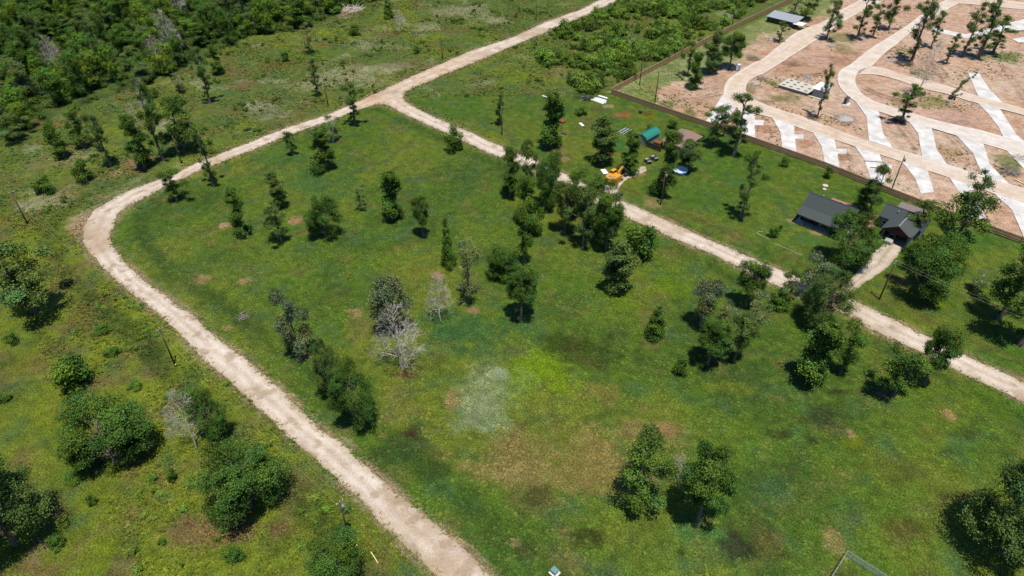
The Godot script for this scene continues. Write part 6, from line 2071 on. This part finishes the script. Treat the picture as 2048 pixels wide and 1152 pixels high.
func excavator():
	var base := place(Vector2(26.27, -164.07)) + Basis(Vector3.UP, deg_to_rad(SITE)) * Vector3(0.5, 0.06, -1.5)
	var e := thing("excavator", base, SITE - 4.0, "yellow tracked excavator parked on the verge beside the gravel road", "excavator")
	for s in [-1.0, 1.0]:
		var st := surf()
		st.set_smooth_group(0)
		var prof := []
		for k in 20:
			var t := TAU * k / 20.0
			var p := Vector2(cos(t), sin(t)) * 0.42
			p.x += 1.75 if cos(t) > 0 else -1.75
			prof.append(p)
		for k in 20:
			var p: Vector2 = prof[k]
			var q: Vector2 = prof[(k + 1) % 20]
			for f in [-0.3, 0.3]:
				tri(st, Vector3(s * 1.12 + f, 0.43, 0), Vector3(s * 1.12 + f, 0.43 + p.y, p.x), Vector3(s * 1.12 + f, 0.43 + q.y, q.x), Vector3(f, 0, 0))
			quad(st, Vector3(s * 1.12 - 0.3, 0.43 + p.y, p.x), Vector3(s * 1.12 + 0.3, 0.43 + p.y, p.x), Vector3(s * 1.12 + 0.3, 0.43 + q.y, q.x), Vector3(s * 1.12 - 0.3, 0.43 + q.y, q.x), Vector3(0, p.y + q.y, p.x + q.x))
		var tr := put("track", done(st), mats["steel_dark"], e)
		st = surf()
		for k in 15:
			for y in [0.02, 0.86]:
				box(st, Vector3(s * 1.12, y, -1.7 + k * 0.243), Vector3(0.62, 0.05, 0.1))
		var sh := put("track_shoe", done(st), mats["rubble"], tr)
		sh.set_meta("kind", "stuff")
		put("track_frame", box_mesh(Vector3(s * 1.45, 0.43, 0), Vector3(0.1, 0.35, 2.8), 0.04), mats["yellow_paint"], tr)
	put("undercarriage", box_mesh(Vector3(0, 0.6, 0), Vector3(1.8, 0.5, 1.6), 0.08), mats["steel_dark"], e)
	# upper body: plan outline with a rounded counterweight at the tail (+z)
	var out := PackedVector2Array()
	for k in 13:
		var t := PI * k / 12.0
		out.append(Vector2(cos(t) * 1.5, 1.45 + sin(t) * 1.25))
	out.append(Vector2(-1.5, -1.35))
	out.append(Vector2(1.5, -1.35))
	var st := surf()
	slab(st, out, 1.0, 1.95)
	put("body", done(st), mats["yellow_paint"], e)
	var inner := PackedVector2Array()
	for p in out: inner.append(Vector2(p.x * 0.93, (p.y - 0.6) * 0.94 + 0.6))
	st = surf()
	slab(st, inner, 1.953, 2.1)
	put("hood", done(st), mats["yellow_paint"], e)
	put("engine_grille", box_mesh(Vector3(0.05, 2.11, 1.55), Vector3(1.5, 0.08, 0.75), 0.02), mats["grey_paint"], e)
	put("exhaust", box_mesh(Vector3(0.95, 2.3, 1.0), Vector3(0.14, 0.5, 0.14), 0.03), mats["black_paint"], e)
	# cab on the left
	var cab := put("cab", box_mesh(Vector3(-0.95, 2.95, -0.6), Vector3(1.0, 0.12, 1.6), 0.05), mats["yellow_paint"], e)
	put("lower_panel", box_mesh(Vector3(-0.95, 2.0, -0.6), Vector3(1.0, 0.5, 1.6), 0.04), mats["yellow_paint"], cab)
	for x in [-1.41, -0.49]:
		for z in [-1.35, 0.15]:
			put("pillar", box_mesh(Vector3(x, 2.55, z), Vector3(0.08, 0.75, 0.08)), mats["yellow_paint"], cab)
	for q in [[Vector3(-0.95, 2.56, -1.36), Vector3(0.86, 0.72, 0.03)], [Vector3(-0.95, 2.56, 0.16), Vector3(0.86, 0.72, 0.03)], [Vector3(-1.42, 2.56, -0.6), Vector3(0.03, 0.72, 1.4)], [Vector3(-0.48, 2.56, -0.6), Vector3(0.03, 0.72, 1.4)]]:
		put("window", box_mesh(q[0], q[1]), mats["glass"], cab)
	# boom, stick and bucket in front (-z)
	var boom := PackedVector2Array([Vector2(-0.6, 1.5), Vector2(-1.2, 1.55), Vector2(-1.8, 2.7), Vector2(-2.9, 3.35), Vector2(-2.85, 3.75), Vector2(-1.8, 3.4), Vector2(-1.1, 2.8)])
	put("boom", side_plate(boom, 0.45, 0.35), mats["yellow_paint"], e)
	var stick := PackedVector2Array([Vector2(-2.6, 3.85), Vector2(-3.1, 3.85), Vector2(-4.6, 1.9), Vector2(-4.35, 1.8), Vector2(-2.9, 3.2)])
	put("stick", side_plate(stick, 0.32, 0.35), mats["old_wood"], e)
	var bucket := PackedVector2Array([Vector2(-4.3, 2.0), Vector2(-4.85, 2.0), Vector2(-5.1, 1.4), Vector2(-4.8, 0.7), Vector2(-4.2, 0.55), Vector2(-3.9, 0.9), Vector2(-4.35, 1.2)])
	put("bucket", side_plate(bucket, 1.0, 0.35), mats["steel_dark"], e)
	for s in [-0.32, 0.32]:
		var c := surf()
		tube(c, Vector3(0.35 + s, 1.6, -1.3), Vector3(0.35 + s, 2.6, -1.8), 0.09, 0.06, 8)
		put("hydraulic_ram", done(c), mats["yellow_paint"], e)
	var c2 := surf()
	tube(c2, Vector3(0.35, 3.45, -1.7), Vector3(0.35, 3.9, -2.7), 0.1, 0.07, 8)
	put("hydraulic_ram", done(c2), mats["yellow_paint"], e)

# an outline in the (z, y) plane given a width about x
func side_plate(pts: PackedVector2Array, w: float, x: float) -> ArrayMesh:
	var st := surf()
	var idx := Geometry2D.triangulate_polygon(pts)
	var mid := Vector2.ZERO
	for p in pts: mid += p / pts.size()
	for s in [-1.0, 1.0]:
		for i in range(0, idx.size(), 3):
			var q := []
			for k in 3: q.append(Vector3(x + s * w / 2, pts[idx[i + k]].y, pts[idx[i + k]].x))
			tri(st, q[0], q[1], q[2], Vector3(s, 0, 0))
	var cw := Geometry2D.is_polygon_clockwise(pts)
	for i in pts.size():
		var a := pts[i]
		var b := pts[(i + 1) % pts.size()]
		var o := Vector2(b.y - a.y, a.x - b.x) * (-1.0 if cw else 1.0)
		quad(st, Vector3(x - w / 2, a.y, a.x), Vector3(x + w / 2, a.y, a.x), Vector3(x + w / 2, b.y, b.x), Vector3(x - w / 2, b.y, b.x), Vector3(0, o.y, o.x))
	return done(st)

func buggy(at: Vector3, turn: float, label: String, m: Material):
	var b := thing("buggy", at, turn, label, "buggy")
	put("body", box_mesh(Vector3(0, 0.55, 0), Vector3(1.2, 0.4, 2.3), 0.12), m, b)
	put("bonnet", box_mesh(Vector3(0, 0.82, -0.75), Vector3(1.0, 0.22, 0.7), 0.08), mats["silver_paint"], b)
	put("seat", box_mesh(Vector3(0, 0.85, 0.3), Vector3(1.0, 0.22, 0.5), 0.06), mats["black_paint"], b)
	put("cargo_tray", box_mesh(Vector3(0, 0.86, 0.95), Vector3(1.15, 0.24, 0.55), 0.03), mats["grey_paint"], b)
	var st := surf()
	for s in [-0.55, 0.55]:
		tube(st, Vector3(s, 0.75, -0.45), Vector3(s, 1.75, -0.15), 0.03, 0.03, 6)
		tube(st, Vector3(s, 0.75, 0.65), Vector3(s, 1.75, 0.55), 0.03, 0.03, 6)
		tube(st, Vector3(s, 1.75, -0.15), Vector3(s, 1.75, 0.55), 0.03, 0.03, 6)
	put("roll_cage", done(st), mats["black_paint"], b)
	for x in [-0.6, 0.6]:
		for z in [-0.8, 0.85]:
			wheel(b, Vector3(x, 0.32, z), 0.32, 0.26, mats["galvanised"])

func build_machines():
	car()
	excavator()
	buggy(place(Vector2(38.46, -175.55)), SITE + 62.0, "dark open buggy on the grass left of the tall dark tree by the brown house", mats["black_paint"])
	buggy(place(Vector2(40.59, -177.32)), SITE + 70.0, "second dark buggy close under the tall dark tree by the brown house", mats["steel_dark"])
	var t := thing("tractor", place(Vector2(146.78, -219.69)), SITE + 20.0, "small dark red machine at the foot of the leaning tree", "tractor")
	put("body", box_mesh(Vector3(0, 0.95, -0.3), Vector3(0.8, 0.7, 1.8), 0.1), mats["red_paint"], t)
	put("seat", box_mesh(Vector3(0, 1.2, 0.9), Vector3(0.5, 0.4, 0.5), 0.05), mats["black_paint"], t)
	var st := surf()
	for s in [-0.4, 0.4]:
		tube(st, Vector3(s, 1.1, 1.2), Vector3(s, 2.2, 1.2), 0.04, 0.04, 6)
	put("roll_bar", done(st), mats["black_paint"], t)
	for x in [-0.65, 0.65]:
		wheel(t, Vector3(x, 0.6, 0.8), 0.6, 0.35, mats["red_paint"])
		wheel(t, Vector3(x, 0.35, -1.0), 0.35, 0.25, mats["red_paint"])

# ---------------------------------------------------------------- small things

func stick_pile(called: String, at: Vector3, r: float, h: float, n: int, m: Material, label: String, category: String, s: int):
	rng.seed = s
	var st := surf()
	for k in n:
		var a := rng.randf() * TAU
		var d := sqrt(rng.randf()) * r
		var c := Vector3(cos(a) * d, rng.randf() * h * (1.0 - d / r * 0.7) + 0.05, sin(a) * d)
		var dir := (rvec() * Vector3(1, 0.35, 1)).normalized() * rng.randf_range(0.3, 0.75) * r
		tube(st, c - dir, c + dir, 0.05 + rng.randf() * 0.06, 0.03, 4)
	var o := put(called, done(st), m)
	o.position = at
	tag(o, label, category)

func mound(called: String, at: Vector3, rx: float, rz: float, h: float, m: Material, label: String, category: String):
	var st := surf()
	st.set_smooth_group(0)
	var n := 20
	var rings := 7
	var f := func(i: int, k: int) -> Vector3:
		var t := TAU * (k % n) / n
		var q := float(i) / rings
		var x := cos(t) * q * rx
		var z := sin(t) * q * rz
		var wob := 1.0 + n_small.get_noise_2d(at.x + x * 2.0, at.z + z * 2.0) * 0.9
		return Vector3(x * (1.0 + 0.2 * n_mid.get_noise_2d(t * 9.0, at.x)), h * pow(1.0 - q * q, 1.2) * wob - 0.08, z)
	for i in rings:
		for k in n:
			quad(st, f.call(i, k), f.call(i, k + 1), f.call(i + 1, k + 1), f.call(i + 1, k), Vector3.UP)
	var o := put(called, done(st), m)
	o.position = at
	tag(o, label, category)

func rod(called: String, a: Vector3, b: Vector3, r: float, m: Material, label: String, category: String, group := ""):
	var st := surf()
	var mid := (a + b) / 2.0
	tube(st, a - mid, b - mid, r, r, 8)
	var o := put(called, done(st), m)
	o.position = mid
	tag(o, label, category, group)

func beam(at: Vector3, turn: float, size: Vector3, m: Material, called: String, label: String, category: String, group := ""):
	var o := put(called, box_mesh(Vector3.ZERO, size, 0.02), m)
	o.position = at
	o.rotation_degrees.y = turn
	tag(o, label, category, group)

func build_small_things():
	# brick patio between the two buildings
	var st := surf()
	slab(st, [Vector2(89.34, -150.22), Vector2(92.58, -147.87), Vector2(89.22, -142.43), Vector2(87.72, -141.77), Vector2(87.64, -144.66)], -0.1, 0.09)
	tag(put("brick_patio", done(st), mats["paver"]), "", "", "", "structure")
	st = surf()
	slab(st, [Vector2(83.88, -156.31), Vector2(89.06, -152.13), Vector2(87.90, -150.46), Vector2(82.64, -154.33)], -0.1, 0.08)
	tag(put("brick_path", done(st), mats["paver"]), "", "", "", "structure")
	rng.seed = 77
	var po := [[1730,428], [1737,432], [1744,434], [1740,442], [1747,446]]
	for k in 4:
		var px: Vector3 = [Vector3(89.39, 0.0, -148.10), Vector3(89.90, 0.0, -147.17), Vector3(89.97, 0.0, -145.80), Vector3(88.67, 0.0, -144.44)][k]
		var p := thing("potted_plant", px + Vector3(0, 0.09, 0), 0, ["potted plant at the back corner of the brick patio", "potted plant in the middle of the brick patio", "potted plant at the right side of the brick patio", "potted plant at the near end of the brick patio"][k], "plant", "plants on the brick patio")
		var s2 := surf()
		tube(s2, Vector3(0, 0, 0), Vector3(0, 0.4, 0), 0.2, 0.28, 10)
		put("pot", done(s2), mats["rust"], p)
		var lf := put("leaves", bush_mesh(120, Color(0.05, 0.09, 0.02), 300 + k), mats["leaf"], p)
		lf.position.y = 0.3
		lf.scale = Vector3.ONE * 0.9
	# transformer box at the bottom edge
	var x := thing("transformer_box", place(Vector2(6.08, -52.25)), SITE, "squat teal metal box on a pale slab at the bottom edge", "utility box")
	put("slab", box_mesh(Vector3(-0.1, 0.03, -0.25), Vector3(1.35, 0.16, 1.25), 0.02), mats["concrete"], x)
	put("cabinet", box_mesh(Vector3(-0.15, 0.43, -0.25), Vector3(0.9, 0.66, 0.82), 0.04), mats["teal_paint"], x)
	var hood := put("lid", box_mesh(Vector3(-0.15, 0.79, -0.25), Vector3(0.96, 0.07, 0.88), 0.03), mats["teal_paint"], x)
	put("latch", box_mesh(Vector3(-0.15, 0.5, 0.18), Vector3(0.1, 0.16, 0.05), 0.01), mats["steel_dark"], hood)
	# dark cabinet on the site
	var c := thing("utility_cabinet", place(Vector2(109.45, -214.90)), SITE, "dark grey cabinet on a small slab near the loop road", "cabinet")
	put("body", box_mesh(Vector3(-0.3, 1.05, -0.9), Vector3(1.0, 1.9, 2.2), 0.04), mats["grey_paint"], c)
	put("door", box_mesh(Vector3(-0.3, 1.0, 0.21), Vector3(0.85, 1.6, 0.03), 0.01), mats["black_paint"], c)
	put("top", box_mesh(Vector3(-0.3, 2.03, -0.9), Vector3(1.15, 0.08, 2.35), 0.02), mats["steel_dark"], c)
	# portable toilet
	var w := thing("portable_toilet", place(Vector2(81.48, -244.27)), SITE, "pale blue portable toilet beside the upper dirt road", "toilet")
	put("cabin", box_mesh(Vector3(0, 1.1, 0), Vector3(1.15, 2.1, 1.15), 0.05), mats["blue_plastic"], w)
	put("roof", box_mesh(Vector3(0, 2.22, 0), Vector3(1.2, 0.16, 1.2), 0.07), mats["white_paint"], w)
	put("door", box_mesh(Vector3(0, 1.08, 0.59), Vector3(0.8, 1.85, 0.04), 0.01), mats["white_paint"], w)
	# round white pool, the bluish tone of shade put into its colours
	var pl := thing("round_pool", place(Vector2(46.65, -170.09)), 0, "round white pool or tub tinted blue-grey for the shade of the trees by the brown house", "pool")
	st = surf()
	st.set_smooth_group(0)
	tube(st, Vector3(0, -0.05, 0), Vector3(0, 0.75, 0), 2.0, 2.0, 28)
	put("wall", done(st), mats["blue_plastic"], pl)  # blue stands in for shade on a white wall
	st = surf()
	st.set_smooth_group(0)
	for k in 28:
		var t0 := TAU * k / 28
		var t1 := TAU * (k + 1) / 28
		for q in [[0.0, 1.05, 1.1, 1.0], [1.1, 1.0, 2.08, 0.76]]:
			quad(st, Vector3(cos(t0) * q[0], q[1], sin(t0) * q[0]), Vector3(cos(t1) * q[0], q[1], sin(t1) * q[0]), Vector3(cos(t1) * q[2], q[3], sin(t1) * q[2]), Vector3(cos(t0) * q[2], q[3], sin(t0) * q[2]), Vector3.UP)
	put("cover", done(st), mats["shade_tinted_pool"], pl)
	# pale sheets near the digger and by the tall tree
	beam(Vector3(25.68, 0.12, -170.16), SITE + 60, Vector3(1.5, 0.1, 2.6), mats["white_metal"], "metal_sheet", "white sheet lying on the grass beside the yellow excavator", "sheet")
	beam(Vector3(21.59, 0.25, -199.49), SITE + 65, Vector3(0.9, 0.25, 2.2), mats["white_metal"], "metal_sheet", "white slab lying alone on the grass right of the very tall dark tree", "sheet")
	beam(Vector3(15.82, 0.2, -193.73), SITE + 20, Vector3(1.6, 0.3, 1.0), mats["old_wood"], "pallet", "brown wooden pallet right of the very tall dark tree's foot", "pallet")
	beam(Vector3(11.84, 0.25, -219.92), SITE, Vector3(4.5, 0.15, 0.5), mats["white_metal"], "beam", "pale beam lying in the grass behind the very tall dark tree", "beam")
	beam(Vector3(15.50, 0.3, -201.87), SITE + 80, Vector3(1.5, 0.6, 2.5), mats["rust"], "rusty_bin", "rusty reddish open bin behind the very tall dark tree", "bin")
	# stacked pale beams by the fence corner
	for k in 6:
		beam(Vector3(28.08, 0.15, -216.93) + Vector3(0, 0.22 * (k / 3), 0) + Basis(Vector3.UP, deg_to_rad(SITE)) * Vector3(0.3 * (k % 2), 0, -0.9 * (k % 3) - 0.3 * (k / 3)), SITE + [0.0, 2.0, -3.0, 1.0, -2.0, 4.0][k], Vector3(5.4 - 0.3 * k, 0.22, 0.45), mats["white_metal"], "beam", "pale metal beam in the loose stack near the corner of the fences", "beam", "stacked pale beams")
	beam(Vector3(30.42, 0.2, -220.44), SITE + 5, Vector3(3.4, 0.25, 0.8), mats["white_metal"], "beam", "short pale beam lying behind the loose stack near the fences", "beam")
	stick_pile("scrap_heap", Vector3(25.15, 0.0, -219.28), 2.2, 0.9, 60, mats["black_paint"], "dark tangled heap left of the stacked pale beams", "heap", 5)
	for k in 3:
		rod("pipe", Vector3(31.94, 0.18, -193.77) + Vector3(k * 0.85, 0, k * 0.5), Vector3(35.12, 0.18, -197.19) + Vector3(k * 0.85, 0, k * 0.5), 0.2, mats["galvanised"], ["grey pipe on the grass, leftmost of three side by side", "grey pipe on the grass, middle of three side by side", "grey pipe on the grass, rightmost of three side by side"][k], "pipe", "three grey pipes behind the trees")
	stick_pile("rusty_heap", Vector3(43.68, 0.0, -207.63), 1.3, 1.3, 18, mats["rust"], "rusty upright heap in the weeds before the wooden fence", "heap", 9)
	beam(Vector3(41.16, 0.4, -208.25), SITE, Vector3(1.0, 0.8, 0.8), mats["black_paint"], "barrel_box", "small black box in the weeds before the wooden fence", "box")
	beam(Vector3(42.89, 0.9, -185.12), SITE, Vector3(2.2, 1.5, 1.6), mats["rust"], "rusty_cabinet", "rusty reddish hutch against the left end of the brown house", "hutch")
	# hose, stones and pipe on the lawn
	var pts := [Vector3(61.83, 0.1, -137.31), Vector3(60.15, 0.1, -139.01), Vector3(59.66, 0.1, -139.87), Vector3(60.38, 0.1, -140.74), Vector3(61.48, 0.1, -140.31)]
	st = surf()
	for k in pts.size() - 1: tube(st, pts[k], pts[k + 1], 0.018, 0.018, 6)
	tag(put("white_hose", done(st), mats["white_paint"]), "white hose lying in a curve on the lawn", "hose")
	rod("white_pipe", Vector3(62.54, 0.1, -135.64), Vector3(67.63, 0.1, -130.76), 0.016, mats["white_paint"], "long thin white pipe across the lawn before the black roofed house", "pipe")
	for q in [[Vector3(84.36, 0.1, -162.57), 0.75, "larger pale round stone slab behind the black roofed house"], [Vector3(83.44, 0.1, -160.73), 0.5, "smaller pale round stone slab behind the black roofed house"]]:
		st = surf()
		tube(st, Vector3(0, -0.1, 0), Vector3(0, 0.06, 0), q[1], q[1], 16)
		var o := put("stone_disc", done(st), mats["cream_concrete"])
		o.position = q[0]
		tag(o, q[2], "stone slab")
	# marker posts and a lying plank by the lowest pole
	rod("marker_post", Vector3(-24.41, 0.0, -57.91), Vector3(-24.25, 0.6, -57.54), 0.09, mats["white_paint"], "short white marker post at the foot of the lowest pole", "marker post")
	rod("marker_post", Vector3(-23.25, 0.0, -56.91), Vector3(-23.11, 0.6, -56.55), 0.08, mats["white_paint"], "short white marker post beside the dark patch below the lowest pole", "marker post")
	rod("marker_post", Vector3(-64.93, 0.0, -94.97), Vector3(-64.52, 0.6, -94.37), 0.08, mats["white_paint"], "short white marker post at the foot of the middle pole", "marker post")
	rod("yellow_pipe", Vector3(-20.95, 0.1, -55.72), Vector3(-19.65, 0.1, -53.97), 0.075, mats["yellow_pipe"], "yellow pipe lying on the grass near the bottom of the left road", "pipe")
	# heaps on the site
	stick_pile("brush_pile", Vector3(90.16, 0.0, -255.59), 2.2, 0.9, 60, mats["grey_wood"], "grey brush heap beside the upper dirt road", "brush heap", 15)
	stick_pile("brush_pile", Vector3(84.52, 0.0, -231.05), 2.2, 0.9, 46, mats["dead_wood"], "pale brush heap inside the bend of the dirt road", "brush heap", 16)
	stick_pile("brush_pile", Vector3(88.11, 0.0, -236.39), 1.6, 0.7, 30, mats["grey_wood"], "small grey brush heap above the pale one in the bend", "brush heap", 17)
	stick_pile("log_pile", Vector3(137.88, 0.0, -170.38), 2.6, 1.6, 80, mats["grey_wood"], "big grey heap of logs at the right edge among concrete stands", "log heap", 18)
	stick_pile("brush_pile", Vector3(144.06, 0.0, -250.57), 3.0, 1.1, 80, mats["steel_dark"], "dark brush heap at the foot of the very tall narrow tree", "brush heap", 19)
	stick_pile("brush_pile", Vector3(140.91, 0.0, -253.57), 1.8, 0.8, 40, mats["dead_wood"], "pale brush heap left of the dark one under the tall tree", "brush heap", 20)
	stick_pile("brush_pile", Vector3(102.84, 0.0, -277.32), 1.8, 1.0, 40, mats["dead_wood"], "pale scrap heap in front of the tin roofed barn", "brush heap", 21)
	stick_pile("brush_pile", Vector3(121.13, 0.0, -202.15), 2.0, 0.9, 50, mats["old_wood"], "dark brush heap at the foot of the slim tree by the loop road", "brush heap", 22)
	stick_pile("brush_pile", Vector3(95.48, 0.0, -204.68), 2.0, 0.8, 40, mats["old_wood"], "dark brush at the foot of the crooked thin tree", "brush heap", 23)
	stick_pile("brush_pile", Vector3(143.97, 0.0, -241.44), 1.4, 0.9, 34, mats["grey_wood"], "small grey brush heap on the bare earth above the middle road", "brush heap", 24)
	stick_pile("brush_pile", Vector3(145.36, 0.0, -177.62), 2.2, 0.8, 50, mats["dead_wood"], "pale heap of sticks on the road edge at the right", "brush heap", 25)
	stick_pile("brush_pile", Vector3(-70.91, 0.0, -314.40), 4.5, 1.2, 90, mats["dead_wood"], "long pale heap of felled wood at the edge of the woods", "brush heap", 26)
	stick_pile("brush_pile", Vector3(124.30, 0.0, -269.40), 1.6, 0.6, 30, mats["dead_wood"], "pale litter heap right of the upper dirt road", "brush heap", 27)
	stick_pile("brush_pile", Vector3(-56.13, 0.0, -108.90), 1.2, 0.5, 30, mats["grey_wood"], "small heap of dead branches on the grass by the road ditch", "brush heap", 28)
	mound("gravel_heap", Vector3(105.49, 0.0, -203.95), 2.6, 1.8, 0.9, mats["gravel_pile"], "pale grey gravel heap on the bare earth below the cabinet", "gravel heap")
	mound("earth_mound", Vector3(106.02, 0.0, -244.75), 6.0, 4.0, 0.7, mats["earth"], "low brown earth mound behind the concrete tank", "earth mound")
	mound("scrap_tarp", Vector3(103.99, 0.0, -235.93), 1.7, 1.2, 1.1, mats["grey_paint"], "dark heap under a tarp behind the concrete tank", "heap")
	rod("steel_pipe", Vector3(100.05, 0.3, -176.17), Vector3(105.51, 0.3, -175.29), 0.14, mats["galvanised"], "long grey pipe laid across a concrete stand", "pipe")
	rod("steel_pipe", Vector3(100.37, 0.3, -172.39), Vector3(103.35, 0.3, -171.82), 0.1, mats["grey_paint"], "shorter dark pipe below the long one on the same stand", "pipe")
	beam(Vector3(138.08, 0.15, -164.08), SITE + 70, Vector3(0.3, 0.12, 4.0), mats["yellow_pipe"], "timber_plank", "pale timber plank on the earth at the right edge", "plank")
	beam(Vector3(78.00, 0.1, -184.47), SITE, Vector3(0.9, 0.1, 0.35), mats["white_paint"], "timber_plank", "short pale board on the earth left of a concrete stand", "plank")
	beam(Vector3(143.96, 0.2, -216.82), SITE, Vector3(1.0, 0.4, 0.6), mats["blue_plastic"], "plastic_box", "small blue box below the dark red machine", "box")
	beam(Vector3(94.77, 0.15, -210.32), SITE - 10, Vector3(2.4, 0.2, 0.25), mats["old_wood"], "log", "dark log lying on the earth below the concrete tank", "log")
	# the leaning tree over the middle road
	var lt := tree("leaning", Vector2(145.78, -219.69).x, Vector2(145.78, -219.69).y, 9.4 * 0.9, 4.6, "long leaning tree bent far over towards the right above the middle road")
	lt.rotation_degrees.y = 12
